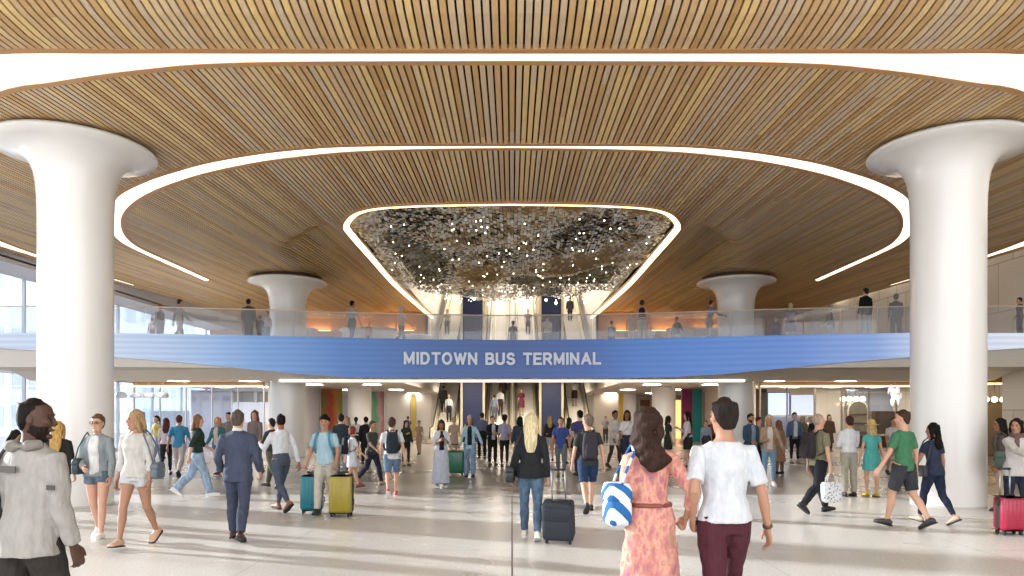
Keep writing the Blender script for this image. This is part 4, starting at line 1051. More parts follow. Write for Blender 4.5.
        part('inner_top', m_, cloth(under))
    # ---- shoes
    if shoes:
        hx = shoes if isinstance(shoes, str) else shoes[0]; sole = '#e8e6e2' if hx.lower() in ('#e9e7e4', '#d8d6d2', '#c9333a', '#9aa0a6') else '#1e1c1a'
        for sd in (-1, 1):
            hip, knee, ank, sh, fp = s.legs[sd]; m_ = MB()
            F_ = [(-.036, .026, .020, .024), (-.012, .033, .025, .034), (.028, .027, .027, .027), (.07, .020, .031, .019), (.103, .015, .025, .014)]
            P = []
            for y, z, a, b in F_: q = rotx((ank[0], ank[1]+y, ank[2]-.041+z), -fp, ank); q[2] += s.dz; P.append(q)
            v, f = loft([q*H for q in P], [r[2]*H for r in F_], [r[3]*H*.92 for r in F_], n=14); m_.add(v, f)
            v, f = loft([rotx((ank[0], ank[1]+.0, ank[2]+.012), -fp, ank)*H+V3(0, 0, s.dz*H), (ank+V3(0, 0, s.dz))*H+V3(0, 0, -.018*H)], [.023*H]*2, [.027*H]*2, n=12, cap='flat'); m_.add(v, f)
            o = part('shoe', m_, mat(hx, .5), vx=gv*.8, it=2)
            sm_ = MB(); pts = []
            for y, wd in ((-.052, .012), (-.045, .022), (-.01, .026), (.03, .026), (.07, .031), (.1, .026), (.115, .012)):
                for q in (-1, 1):
                    for zz in (0, .009):
                        c = rotx((ank[0]+q*wd, ank[1]+y, ank[2]-.0405+zz), -fp, ank); c[2] += s.dz; pts.append(c*H)
            ff = []
            for i in range(6):
                a = i*4; b = a+4; ff += [(a, b, b+1, a+1), (a+2, a+3, b+3, b+2), (a, a+2, b+2, b), (a+1, b+1, b+3, a+3)]
            ff += [(0, 1, 3, 2), (24, 26, 27, 25)]
            sm_.add(np.array(pts), ff).build('sole', mat(sole, .6), o)
    # ---- hair
    hk, hc = hair; m_ = MB(); hm = hairmat(hc)
    def cap_(e=.006, back=.892, fr=.966):
        R = [(back, .030, .012, -.040), (.905, .037, .020, -.036), (.925, .0435+e*.6, .030+e*.5, -.030), (.945, .0445+e, .036+e, -.025), (fr, .045+e, .044+e, -.018), (.978, .042+e, .052+e, -.009), (.990, .034+e, .043+e, -.009), (1.000, .019+e, .026+e, -.009)]
        s.shape(m_, [(0, r[3], r[0]) for r in R], [r[1] for r in R], [r[2] for r in R], n=20)
    if hk == 'buzz': cap_(.0015, .905)
    elif hk == 'short': cap_(.006); s.blob(m_, (0, .030, .988), (.032, .022, .012))
    elif hk == 'messy':
        cap_(.010); s.blob(m_, (0, .034, .982), (.036, .024, .014))
        for k in range(16): a = k*2.4; q = .3+.7*(k/16); s.blob(m_, (.044*q*math.cos(a), -.006+.050*q*math.sin(a), 1.004-.028*q*q), (.013, .013, .014))
    elif hk in ('long', 'wavy', 'medium', 'verylong'):
        cap_(.012 if hk == 'wavy' else .009, .88, .964); zb = {'long': .75, 'wavy': .765, 'medium': .82, 'verylong': .70}[hk]; w_ = {'wavy': .074}.get(hk, .055)
        def Bk(p):       # hair falls from the head onto the back
            p = V3(*p); t = float(sm((p[2]-.80)/.09)); a = s.Hd(p); b = s.U((p[0]*math.cos(s.yaw*.3), p[1], p[2])); return a*t+b*(1-t)
        s.shape(m_, [(0, -.040, .965), (0, -.046, .92), (0, -.050, .875), (0, -.056, .835), (0, -.068, (.835+zb)/2), (0, -.072, zb)], [.040, .048, w_*.98, w_, w_*.95, w_*.6], [.020, .024, .026, .024, .020, .012] if hk != 'wavy' else [.030, .036, .040, .040, .034, .020], frame=Bk)
        for sd in (-1, 1): s.shape(m_, [(sd*.034, .020, .978), (sd*.046, .012, .95), (sd*.050, .000, .90), (sd*.050, -.008, .86), (sd*.050, -.006, max(zb+.02, .82))], [.010, .010, .012, .012, .008], [.016, .018, .020, .018, .010], frame=Bk)
    elif hk == 'bob':
        cap_(.012, .875, .964); s.shape(m_, [(0, -.030, .96), (0, -.034, .92), (0, -.034, .882)], [.050, .058, .050], [.030, .034, .028])
        for sd in (-1, 1): s.shape(m_, [(sd*.038, .018, .975), (sd*.049, .012, .94), (sd*.050, .006, .89)], [.010, .011, .010], [.016, .020, .018])
    elif hk == 'bun': cap_(.006); s.blob(m_, (0, -.050, .990), (.022, .022, .022)); s.blob(m_, (0, .030, .984), (.030, .022, .012))
    elif hk == 'pony':
        cap_(.006); s.blob(m_, (0, .030, .984), (.030, .022, .012)); s.shape(m_, [(0, -.055, .965), (0, -.078, .94), (0, -.080, .88), (0, -.074, .80)], [.014, .020, .022, .010], [.014, .017, .018, .009])
    elif hk == 'afro': cap_(.012); s.blob(m_, (0, -.014, .972), (.062, .062, .052)); 
    if hk != 'bald':
        gvh = min(gv, .013); part('hair', m_, hm, vx=gvh if lod else .007, it=2, wr=(.0042 if hk == 'wavy' else .0018 if hk in ('wavy', 'long', 'messy', 'afro', 'medium') else 0))
    if hat == 'sun': 
        m_ = MB(); s.shape(m_, [(0, -.01, .962), (0, -.01, .972)], [.090, .088], [.100, .098], cap='flat', n=24); s.shape(m_, [(0, -.008, .968), (0, -.01, .99), (0, -.01, 1.018)], [.052, .050, .040], [.064, .060, .048], n=20); part('sun_hat', m_, mat('#cfae6c', .8), vx=.007, it=1)
    elif hat: 
        m_ = MB(); R = [(.958, .048, .060, -.008), (.975, .048, .060, -.008), (.992, .042, .052, -.009), (1.008, .026, .034, -.009)]; s.shape(m_, [(0, r[3], r[0]) for r in R], [r[1] for r in R], [r[2] for r in R], n=18); part('cap', m_, cloth(hat), vx=.010)
    if beard:
        m_ = MB(); R = [(.864, .013, .011, .032), (.873, .0275, .0265, .0215), (.886, .0352, .039, .0115), (.900, .0390, .0455, .0062), (.912, .0410, .030, .000), (.930, .0435, .012, -.006)]
        s.shape(m_, [(0, r[3]+.001, r[0]) for r in R], [r[1] for r in R], [r[2] for r in R], n=18); part('beard', m_, hairmat(beard), vx=.008 if lod else .006, it=1)
    # ---- face
    if lod < 3:
        iris = mat('#1d1512', .2); lipm = mat('#9c5448' if skin in ('light', 'tan') else '#5c3029', .5)
        for sd in (-1, 1):
            m_ = MB(); s.blob(m_, (sd*.0175, .0485, .9405), (.0075, .0045, .0038)); m_.build('eye', iris, root, True)
            m_ = MB(); s.shape(m_, [(sd*.008, .0535, .9520), (sd*.018, .0515, .9550), (sd*.028, .044, .9515)], [.002]*3, [.0018]*3, n=6); m_.build('eyebrow', hm if hk != 'bald' else mat('#2a1e16'), root, True)
        m_ = MB(); s.blob(m_, (0, .0545, .8990), (.0120, .0048, .0034)); m_.build('lips', lipm, root, True)
    if glasses:
        m_ = MB()
        for sd in (-1, 1): s.shape(m_, [(sd*.019+.013*math.cos(a), .059, .941+.009*math.sin(a)) for a in np.linspace(0, 2*PI, 13)], [.0022]*13, [.0022]*13, n=6); s.shape(m_, [(sd*.032, .057, .943), (sd*.046, .0, .940)], [.0018]*2, [.0018]*2, n=6)
        m_.build('glasses', mat('#221d1b', .4), root, True)
    if scarf:
        m_ = MB(); 
        for z, r in ((.838, .055), (.852, .052), (.866, .047)): s.shape(m_, [(r*math.cos(a), -.004+r*.95*math.sin(a), z+.004*math.sin(3*a)) for a in np.linspace(0, 2*PI, 15)], [.012]*15, [.012]*15, frame=s.U, n=8)
        s.shape(m_, [(.02, .05, .85), (.024, .070, .80), (.026, .078, .74)], [.020, .022, .022], [.012, .012, .010], frame=s.U); part('scarf', m_, cloth(scarf), it=2)
    if watch:
        sd = watch[0]; S_, E_, W_ = s.arm(sd); e_ = unit(W_-E_); c = W_-e_*.012; m_ = MB()
        v, f = loft([(c-e_*.006)*H, (c+e_*.006)*H], [.0185*H]*2, [.0215*H]*2, n=16, cap='flat'); m_.add(v, f).build('watch', mat(watch[1], .4), root, True)
    return s
# ---------------------------------------------------------------- things people carry
def bag_box(mb, w, d, h, c, fr, taper=.86, n=16):
    """soft rounded bag body: superelliptic rings stacked in z"""
    v = []; f = []; zs = [0, .04, .12, .5, .85, .96, 1.0]; sc = [.72, .90, 1.0, 1.0, .97*taper+.03, taper*.92, taper*.7]
    for z, k in zip(zs, sc):
        for j in range(n):
            a = 2*PI*j/n; cx = math.copysign(abs(math.cos(a))**.5, math.cos(a)); cy = math.copysign(abs(math.sin(a))**.5, math.sin(a))
            v.append(fr((c[0]+cx*w/2*k, c[1]+cy*d/2*k, c[2]+z*h)))
    for i in range(6):
        for j in range(n): f.append((i*n+j, i*n+(j+1) % n, (i+1)*n+(j+1) % n, (i+1)*n+j))
    f.append(tuple(range(n))); f.append(tuple(range(6*n, 7*n))); mb.add(np.array(v), f)
def backpack(s, color, label, side=None):
    e = empty('backpack', tuple(s.loc), s.rz, label=label, category='backpack')
    fr = lambda p: s.U(p)*s.H; m = cloth(color)
    mb = MB(); bag_box(mb, .155, .085, .26, (0, -.125, .565), fr); mb.build('pack_body', m, e, True)
    mb = MB(); bag_box(mb, .115, .045, .13, (0, -.175, .580), fr); mb.build('front_pocket', m, e, True)
    mb = MB(); mb.tube([fr((.02*math.cos(a), -.115, .828+.02*math.sin(a))) for a in np.linspace(0, PI, 7)], .006*s.H); mb.build('grab_handle', m, e, True)
    for sd in (-1, 1):
        pts = [(sd*.045, -.085, .80), (sd*.055, -.050, .845), (sd*.058, .000, .852), (sd*.062, .050, .825), (sd*.070, .078, .77), (sd*.085, .070, .70), (sd*.100, .020, .64), (sd*.080, -.070, .60)]
        mb = MB(); v, f = loft([fr(p) for p in pts], [.013*s.H]*8, [.005*s.H]*8, n=8, cap='flat'); mb.add(v, f).build('strap', m, e, True)
    return e
def shoulder_bag(s, sd, color, label, zc_=.50, w=.15, h=.12, cross=False, kind='shoulder_bag', leather=True, y=0.0, d=.06, fab=None, dx=.075):
    e = empty(kind, tuple(s.loc), s.rz, label=label, category='bag'); fr = lambda p: s.U(p)*s.H
    m = fab or (mat(color, .45) if leather else cloth(color)); x = sd*(s.sw+dx)
    mb = MB(); bag_box(mb, d, w, h, (x, y, zc_), fr); mb.build('bag_body', m, e, True)
    mb = MB(); bag_box(mb, d*1.08, w*1.02, h*.45, (x, y, zc_+h*.56), fr); mb.build('flap', m, e, True)
    z1 = zc_+h*.9
    if cross: pts = [(x, y+w*.4, z1), (sd*.08, .085, .68), (0, .088, .76), (-sd*.05, .060, .83), (-sd*.058, 0, .853), (-sd*.045, -.065, .82), (sd*.03, -.092, .72), (x, y-w*.4, z1)]
    else: pts = [(x, y+w*.4, z1), (sd*(s.sw+.035), .052, .74), (sd*.082, .040, .828), (sd*.078, -.004, .862), (sd*.082, -.050, .828), (sd*(s.sw+.035), -.060, .74), (x, y-w*.4, z1)]
    mb = MB(); v, f = loft([fr(p) for p in pts], [.006*s.H]*len(pts), [.006*s.H]*len(pts), n=6, cap='flat'); mb.add(v, f).build('strap', m, e, True)
    return e
def hand_bag(s, sd, color, label, w=.18, h=.19, d=.06, kind='shopping_bag', drop=.07, m=None, rot=0):
    S_, E_, W_ = s.arm(sd); hnd = (W_+unit(W_-E_)*.045)*s.H; wz = rotz(hnd, s.rz)+s.loc
    e = empty(kind, (wz[0], wz[1], wz[2]-(h+drop)*s.H), s.rz+rot, label=label, category='bag'); k = s.H; m = m or cloth(color)
    mb = MB(); bag_box(mb, w*k, d*k, h*k, (0, 0, 0), lambda p: V3(*p), taper=1.0); mb.build('bag_body', m, e, True)
    for q in (-1, 1):
        mb = MB(); mb.tube([(w*.25*k*math.cos(a), q*d*.3*k*(1-math.sin(a)), h*k*.97+drop*k*math.sin(a)*1.0) for a in np.linspace(PI, 0, 9)], .004*k, n=6); mb.build('handle', m, e, True)
    return e
def suitcase(x, y, rz, w, d, h, color, label, ext=.38, tilt=0, ribs=True, soft=False, y_handle=None):
    e = empty('suitcase', (x, y, .0), rz, label=label, category='suitcase'); e.rotation_euler = (tilt, 0, rz)
    m = mat(color, .35 if not soft else .8, coat=0 if soft else .3); dk = mat('#232225', .5); z0 = .07
    def rbox(w_, d_, h_, r, zb, cy=0, cx=0):
        n = 6; v = []; f = []; out = []
        for qx, qy, a0 in ((1, 1, 0), (-1, 1, 90), (-1, -1, 180), (1, -1, 270)):
            for k in range(n+1):
                a = rad(a0+90*k/n); out.append((cx+qx*(w_/2-r)+r*math.cos(a), cy+qy*(d_/2-r)+r*math.sin(a)))
        N = len(out); prof = [(r*.75, 0), (r*.25, r*.2), (0, r*.8), (0, h_-r*.8), (r*.25, h_-r*.2), (r*.75, h_)]
        for ins, z in prof:
            for (px_, py_) in out: v.append((cx+(px_-cx)*(1-ins/(w_/2)), cy+(py_-cy)*(1-ins/(d_/2)), zb+z))
        for i in range(len(prof)-1):
            for j in range(N): f.append((i*N+j, i*N+(j+1) % N, (i+1)*N+(j+1) % N, (i+1)*N+j))
        f.append(tuple(range(N))); f.append(tuple(range(5*N, 6*N))); return np.array(v), f
    mb = MB(); mb.add(*rbox(w, d, h, .05, z0)); mb.build('shell', m, e, 'auto')
    if ribs:
        for q in (-1, 1):
            mb = MB().add(*rbox(w*.84, .012, h*.88, .006, z0+h*.06, cy=q*d/2))
            for k in range(5): mb.add(*rbox(.035, .022, h*.84, .008, z0+h*.08, cy=q*d/2, cx=(k-2)*w*.165))
            mb.build('ribbed_panel', m, e, True)
        MB().add(*rbox(w+.006, .016, h+.006, .05, z0-.003)).build('zip_seam', dk, e, 'auto')
    if soft:
        MB().add(*rbox(w*.84, .05, h*.50, .02, z0+h*.08, cy=-d/2)).build('front_pocket', m, e, 'auto')
        MB().add(*rbox(w*.80, .04, h*.26, .02, z0+h*.66, cy=-d/2)).build('upper_pocket', m, e, 'auto')
    for sx in (-1, 1):
        for sy in (-1, 1):
            mb = MB(); cx, cy = sx*(w/2-.05), sy*(d/2-.05)
            V = []; n = 14
            v, f = loft([(cx-.012, cy, .028), (cx+.012, cy, .028)], [.028]*2, [.028]*2, side=(0, 1, 0), n=n, cap='flat'); mb.add(v, f); mb.box((cx-.018, cy-.018, .03), (cx+.018, cy+.018, z0+.01)); mb.build('wheel', dk, e)
    hy = (d/2-.035) if y_handle is None else y_handle
    mb = MB()
    for sx in (-1, 1): mb.tube([(sx*w*.22, hy, z0+h-.02), (sx*w*.22, hy, z0+h+ext)], .009, n=8)
    mb.build('telescopic_handle', mat('#b9bcc2', .3, .8), e, True)
    MB().tube([(-w*.25, hy, z0+h+ext), (w*.25, hy, z0+h+ext)], .016, n=8).build('grip', dk, e, True)
    MB().tube([(-.07, -d*.1, z0+h), (-.06, -d*.1, z0+h+.03), (.06, -d*.1, z0+h+.03), (.07, -d*.1, z0+h)], .010, n=8).build('top_handle', dk, e, True)
    if ribs:
        mb = MB(); 
        for q in (.3, .7): mb.tube([(w/2, -d*.12, z0+h*q-.05), (w/2+.03, -d*.12, z0+h*q-.04), (w/2+.03, -d*.12, z0+h*q+.04), (w/2, -d*.12, z0+h*q+.05)], .009, n=6)
        mb.build('side_handle', dk, e, True)
    return e
# ================================================================ the crowd
GR = 'travellers on the concourse floor'; GU = 'people up on the balcony'; GE = 'people riding the escalators'
def lod_of(d): return 0 if d < 6 else 1 if d < 15.5 else 2 if d < 25 else 3
def G(label, px, vf, vt, face, **k):
    x, y = at_floor(px, vf); H = min(1.93, max(1.42, EYE+(HY-vt)*y/F)); k.setdefault('lod', lod_of(y))
    return person(label, (x, y, 0), H, rad(face), group=GR, **k)
def D(label, px, d, vt, face, z=0., grp=GR, **k):
    H = min(1.9, max(1.1, EYE-z+(HY-vt)*d/F)); k.setdefault('lod', lod_of(d))
    return person(label, ((px-CX)*d/F, d, z), H, rad(face), group=grp, **k)
# ---- foreground
A = D('man in pale grey jacket at left edge, back turned, short beard, looking right', 30, 4.5, 401, -22, sex='m', skin='dark', pose='walkR', yaw=-52, lean=3, build=1.12,
      mods=dict(aR=(4, 6, 12, 2), aL=(4, 10, 20, 4)), top=('jacket', '#b0a9a0', .97, .465), bot=('pants', '#3a332e'), hair=('buzz', '#1c1512'), beard='#2a1c16', shoes='#2a2725')
backpack_A = shoulder_bag(A, -1, '#4d4744', 'dark grey canvas bag at left frame edge slung on the man in pale jacket', zc_=.55, w=.20, h=.26, d=.10, leather=False)
# marks on his jacket: back label and sleeve label
def patch(s, c, w, h, fr, color, name, nrm):
    u, v = nrm; P = [fr(V3(*c)+V3(*u)*a+V3(*v)*b)*s.H for a, b in ((-w, -h), (w, -h), (w, h), (-w, h))]; Q = [p+V3(0, -.006, 0) for p in P]
    MB().add(np.array(P+Q), [(0,1,2,3), (4,5,6,7), (0,1,5,4), (1,2,6,5), (2,3,7,6), (3,0,4,7)]).build(name, mat(color, .7), s.root)
m_ = MB(); A.shape(m_, [(-.055, -.020, .846), (-.040, -.058, .842), (0, -.074, .838), (.040, -.058, .842), (.055, -.020, .846)], [.018, .024, .028, .024, .018], [.020]*5, frame=A.U); m_h = remesh(m_, .009, 4); m_h.name = 'hood'; m_h.materials.append(cloth('#988f86')); o_h = bpy.data.objects.new('hood', m_h); COL.objects.link(o_h); o_h.parent = A.root
patch(A, (.004, -.0885, .762), .040, .0115, A.U, '#4a423c', 'back_label', ((1, 0, 0), (0, 0, 1)))
S_, E_, W_ = A.arm(1); q_ = S_+(E_-S_)*.55
patch(A, (q_[0]+.022, q_[1]-.0385, q_[2]-A.dz), .020, .008, lambda p: p+V3(0, 0, A.dz), '#4a423c', 'sleeve_label', ((1, 0, 0), (0, 0, 1)))
B = D('woman in long pink floral dress walking away hand in hand, dark wavy hair', 650, 5.1, 410, 8, sex='f', skin='tan', pose='walkL', yaw=-62, lean=1,
      mods=dict(aR=('to', 1.27, 5.12, .985), aL=(4, 4, 75, 35)), top=('sleeves', '', .80), bot=('longdress', '#d99a8c'), bfab='floral', hair=('wavy', '#3a241a'), shoes='#b98f74', grip=(0, 1))
C_ = D('man in white t-shirt and maroon trousers walking away hand in hand', 724, 5.1, 400.5, 4, sex='m', skin='tan', pose='walkR', lean=1, yaw=10, build=1.06,
      mods=dict(aL=('to', 1.31, 5.08, .985), aR=(-8, 14, 16, 2)), top=('tee', '#dcdde2', .42, .53), bot=('pants', '#5a1f2c'), hair=('short', '#2b211c'), shoes='#2a2725', watch=(1, '#5a3a2a'), grip=(1, 0))
S_, E_, W_ = B.arm(-1)
stripe_bag = shoulder_bag(B, -1, '#2d6da8', 'blue and white striped tote bag on the arm of the woman in pink', zc_=.535, w=.15, h=.17, d=.10, dx=.05, leather=False, fab=cloth('#2a5f94', 'stripe'), kind='tote_bag')
m_ = MB(); m_.tube([ (B.U((.085*math.cos(a), -.004+.064*math.sin(a), .615)))*B.H for a in np.linspace(0, 2*PI, 25)], .012, n=8, rb=[.016]*25).build('belt', mat('#7c3b2c', .5), B.root, True)
# ---- left side
D('woman with long golden hair in black coat, seen from behind between jacket man and column', 58, 11, 423, 10, sex='f', skin='light', pose='stand', top=('coat', '#2c2a28'), bot=('pants', '#2a2a2e'), hair=('verylong', '#c99a3c'))
D('dark coated woman at far left edge beside the column, looking down', 12, 12, 431, -70, sex='f', skin='tan', pose='phone', pitch=18, top=('coat', '#3c3a3c'), bot=('pants', '#2e2c30'), hair=('medium', '#221a18'))
s = G('woman with glasses, grey cardigan over white top and denim shorts', 98, 540, 416.5, 186, sex='f', skin='light', pose='smallL', mods=dict(aR=(10, 8, 60, 35), aL=(6, 10, 22, 4)), top=('sweater', '#9aa5a8', .96, .50), under='#f1f0ee', bot=('hotpants', '#5f6f80'), bfab='denim', hair=('bun', '#6d4f3c'), shoes='#e9e7e4', glasses=True)
shoulder_bag(s, 1, '#2e3a40', 'black leather shoulder bag of the woman with glasses', zc_=.53, w=.14, h=.13, dx=.03, y=.06)
s = G('blonde woman in cream blouse and white shorts walking beside the woman with glasses', 136, 546, 411, 178, sex='f', skin='tan', pose='walkR', yaw=-38, lean=1, top=('blouse', '#dcd6cc', .80, .50), bot=('hotpants', '#d9d9dc'), hair=('long', '#b08c5c'), shoes='#c9a58c', mods=dict(aL=(6, 9, 10, 2), aR=(-6, 10, 14, 2)))
shoulder_bag(s, -1, '#5a6570', 'slate blue shoulder bag with brown strap on the blonde woman in cream', zc_=.50, w=.13, h=.12)
G('young woman in yellow top far behind the blonde woman in cream', 157, 462, 416, 150, sex='f', pose='walkL', top=('tee', '#e6d25c'), bot=('jeans', '#8fa6c4'), hair=('pony', '#3a2a22'))
s = G('woman with dark red hair, pale pink top and black leggings', 166, 476, 418.5, 20, sex='f', pose='walkR', top=('blouse', '#d8c3c4'), bot=('slim', '#26242a'), hair=('long', '#5a2a24'))
G('man in bright blue shirt and pale trousers seen from behind on the left', 179, 477, 414.5, 10, pose='bigL', skin='tan', top=('tee', '#1f8fbe', .5, .50), bot=('pants', '#cdbcb4'), hair=('short', '#5a3426'))
G('woman in dark green sweater and light blue jeans striding left of the suit', 197, 497, 414, -62, sex='f', pose='bigR', yaw=-10, top=('sweater', '#1f3a30', .62), bot=('wide', '#9fbbdc'), bfab='denim', hair=('medium', '#8a6446'), shoes='#e9e7e4')
G('woman with ginger hair in teal jacket, just left of the suited man', 218, 475, 417.5, 175, sex='f', pose='walkL', top=('jacket', '#2f7c86'), under='#d9c9b0', bot=('jeans', '#5c7596'), hair=('long', '#d08a4c'))
G('man in taupe jacket mostly hidden behind the suited man', 229, 470, 413, 160, pose='stand', top=('jacket', '#8c8078'), bot=('pants', '#4a4642'), hair=('short', '#2c2320'))
s = G('man in blue business suit walking away, left of the rear column', 238, 541, 412.5, 6, pose='smallL', lean=0, build=1.1, mods=dict(aL=(-4, 14, 46, 14), aR=(2, 12, 40, 12)), top=('blazer', '#4a536c', .96, .455), bot=('pants', '#464f68'), hair=('short', '#5a4c42'), shoes='#4a2c24')
MB().lathe([(.040*s.H, 0), (.034*s.H, .020*s.H), (.030*s.H, .020*s.H), (.036*s.H, 0)], tuple(s.U((0, -.008, .848))*s.H), 24).build('white_collar', cloth('#f0f0f2'), s.root, True)
G('woman with brown hair, mauve sweater, jeans and tall boots near the rear left column', 255, 475, 411.5, 175, sex='f', pose='smallR', top=('sweater', '#8f7a76'), bot=('jeans', '#6d7c94'), hair=('long', '#7a4a38'), shoes='#8a5a3c')
G('man with olive trousers walking left, behind the man in white shirt', 272, 488, 419, 70, pose='walkR', top=('jacket', '#3a4034'), bot=('pants', '#5f6048'), hair=('short', '#2a221c'), shoes='#3a2f28')
G('man in white shirt, slate trousers and tan shoes striding left', 281, 511, 413, 50, pose='bigR', skin='brown', yaw=-15, mods=dict(aL=(34, 8, 70, 18)), top=('shirt', '#e9ebf0'), bot=('slim', '#4f5b70'), hair=('buzz', '#1c1614'), shoes='#8a5632')
# ---- suitcases pair with the boy
s = G('smiling boy in light blue shirt and cream trousers between two upright suitcases', 325, 515, 417, 176, skin='tan', pose='smallR', yaw=8, mods=dict(aL=(4, 12, 30, 6), aR=(2, 14, 30, 6)), top=('tee', '#a9d2e2', .36, .50), bot=('pants', '#d8cfbd'), hair=('messy', '#15110f'), shoes='#1e1c1c', grip=(1, 1))
backpack(s, '#4a93b4', 'blue backpack on the smiling boy')
x, y = at_floor(312, 513.5); suitcase(x, y, rad(8), .38, .25, .60, '#15727f', 'teal hard-shell suitcase standing left of the boy', ext=.05)
x, y = at_floor(341.5, 516.5); suitcase(x, y, rad(-4), .39, .25, .63, '#9c8a2c', 'mustard yellow hard-shell suitcase standing right of the boy', ext=.05)
D('man in dark vest over pale shirt behind the yellow suitcase', 341, 19, 414.5, 20, pose='stand', top=('jacket', '#34424a'), bot=('pants', '#9aa6b8'), hair=('short', '#2a2420'))
D('person with light brown hair and cream top beside the man in dark vest', 347, 22, 417, 160, sex='f', pose='stand', top=('blouse', '#d9c9b4'), bot=('pants', '#6a5a50'), hair=('medium', '#b08a5c'))
s = G('short red-haired girl in white dress with bare legs, walking right', 352, 489, 427, -60, sex='f', pose='walkL', top=('tee', '#e6e8ee'), bot=('dress', '#e3e6ee', .36), hair=('bob', '#8a3f2a'), shoes='#8c4a30')
backpack(s, '#23262e', 'black backpack on the red-haired girl in white')
D('woman in white top and black skirt standing before the plain left column', 356, 28, 417.5, 10, sex='f', pose='weight', top=('tee', '#e8e4e0'), bot=('skirt', '#2a2626', .38), hair=('pony', '#1f1816'))
D('person in black coat and trousers just left of the man in charcoal t-shirt', 366, 24, 417.5, 20, pose='smallL', top=('coat', '#222224'), bot=('pants', '#26262a'), hair=('short', '#1f1a18'))
G('man in charcoal t-shirt and navy trousers taking a long stride right', 372, 485, 420, -118, pose='bigL', skin='tan', yaw=12, top=('tee', '#4b4d50', .42, .49), bot=('jeans', '#232c44'), hair=('short', '#5c4434'), shoes='#8c6a58')
s = G('young man in white t-shirt and denim shorts walking away with backpack', 392, 497, 416.5, 12, pose='bigR', yaw=-10, top=('tee', '#ecebec', .36, .50), bot=('shorts', '#6a86a4'), bfab='denim', hair=('short', '#4c3428'), shoes='#c9333a')
backpack(s, '#2b3440', 'dark navy backpack on the young man in white t-shirt')
G('person in dark green jacket standing beside the denim-shorts backpacker', 406, 466, 421, -150, sex='f', pose='phone', top=('jacket', '#34442e'), bot=('slim', '#2c2e28'), hair=('medium', '#1e1815'))
G('slim woman in tan outfit alone far back', 419, 455, 421, 170, sex='f', pose='smallL', top=('tee', '#c09a74'), bot=('pants', '#c9a27c'), hair=('bun', '#8a6648'))
D('small person in blue far back near the white wall panels', 408, 44, 416.5, 0, pose='stand', top=('tee', '#5a5f8c'), bot=('pants', '#3c3c44'), hair=('short', '#6a2c34'))
# ---- centre left
s = G('woman in white shawl and long pale lavender skirt, dark hair, looking at her phone', 441, 487, 420.5, -165, sex='f', skin='brown', pose='stand', pitch=14, mods=dict(aL=(22, 8, 100, 28), aR=(20, 8, 95, 28)), top=('poncho', '#d9d9dd', .7, .56), under='#2a2226', bot=('longskirt', '#c9cee2'), hair=('medium', '#2c201c'), shoes='#9aa0a6')
G('woman in tan dress standing with her back turned behind the green suitcase', 454, 463, 417.5, 5, sex='f', pose='weight', top=('tee', '#c9a888'), bot=('dress', '#c9a98c', .34), hair=('bun', '#c9a26c'))
x, y = at_floor(455, 475); suitcase(x, y, rad(-12), .60, .34, .62, '#1f6648', 'dark green rounded suitcase left of the woman in the pale blue cardigan', ext=.18)
s = G('woman in pale blue cardigan, black top and blue jeans, pinkish knit hat', 470, 477, 416.5, 178, sex='f', skin='tan', pose='weight', mods=dict(aR=(4, 16, 20, 3), aL=(6, 26, 30, 3)), top=('sweater', '#a3cfe4', .96, .46), under='#1e2024', bot=('wide', '#7f9cb8'), bfab='denim', hair=('medium', '#6a4a3c'), hat='#b8929a', shoes='#23303c')
shoulder_bag(s, 1, '#dcd3a0', 'cream shoulder bag of the woman in pale blue cardigan', zc_=.56, w=.15, h=.11)
G('man in violet-blue shirt and black trousers below the navy pier', 482, 459, 413, 15, pose='weight', top=('shirt', '#6d74a0'), bot=('pants', '#1f1f24'), hair=('short', '#2e2420'))
G('person in black jacket and white scarf, left of the woman with the brown bag', 492.5, 465, 416.5, -160, pose='hands', top=('jacket', '#222226'), under='#e3e3e6', bot=('pants', '#1e1e22'), hair=('short', '#221b18'))
s = G('woman in lavender shirt and black trousers with her back turned', 504.5, 466.5, 415.5, -10, sex='f', skin='brown', pose='stand', top=('tee', '#b0aac4', .5, .52), bot=('slim', '#2a2024'), hair=('afro', '#2a1a18'))
shoulder_bag(s, 1, '#a5604a', 'large brown leather bag of the woman in lavender shirt', zc_=.50, w=.24, h=.17, d=.09)
s = G('woman with long blonde hair, black leather jacket and jeans pulling a suitcase', 531, 540, 415.5, -3, sex='f', pose='smallL', lean=1, build=1.05, mods=dict(aR=('to', .50, 9.66, .84), aL=(-2, 12, 16, 4)), top=('jacket', '#26292e', .97, .50), bot=('jeans', '#56728f'), hair=('verylong', '#e2cc98'), shoes='#d8d6d2', grip=(0, 1))
shoulder_bag(s, -1, '#1e2024', 'black leather handbag at the left hip of the blonde woman', zc_=.455, w=.15, h=.13, d=.08)
x, y = at_floor(559, 541); suitcase(x, y-.12, rad(-14), .42, .27, .52, '#2b3038', 'black soft suitcase pulled by the blonde woman', ext=.42, tilt=rad(14), ribs=False, soft=True, y_handle=.10)
D('dark haired person hidden behind the blonde woman', 520, 22, 417, 10, pose='stand', top=('jacket', '#3c4654'), bot=('pants', '#2c2c30'), hair=('medium', '#1c1614'))
G('woman with long blonde hair and brown jacket in front of the navy pier', 550, 461, 416.5, 0, sex='f', pose='stand', top=('jacket', '#3c3030'), bot=('skirt', '#c9bfb8', .36), hair=('long', '#c9a04c'))
G('young person in royal blue t-shirt and grey trousers facing the camera', 561, 478, 418, 172, skin='tan', pose='smallL', mods=dict(aR=(-2, 14, 10, 3)), top=('tee', '#3a4f9c', .3, .48), bot=('slim', '#6c7580'), hair=('short', '#4a3024'), shoes='#4c5a3a')
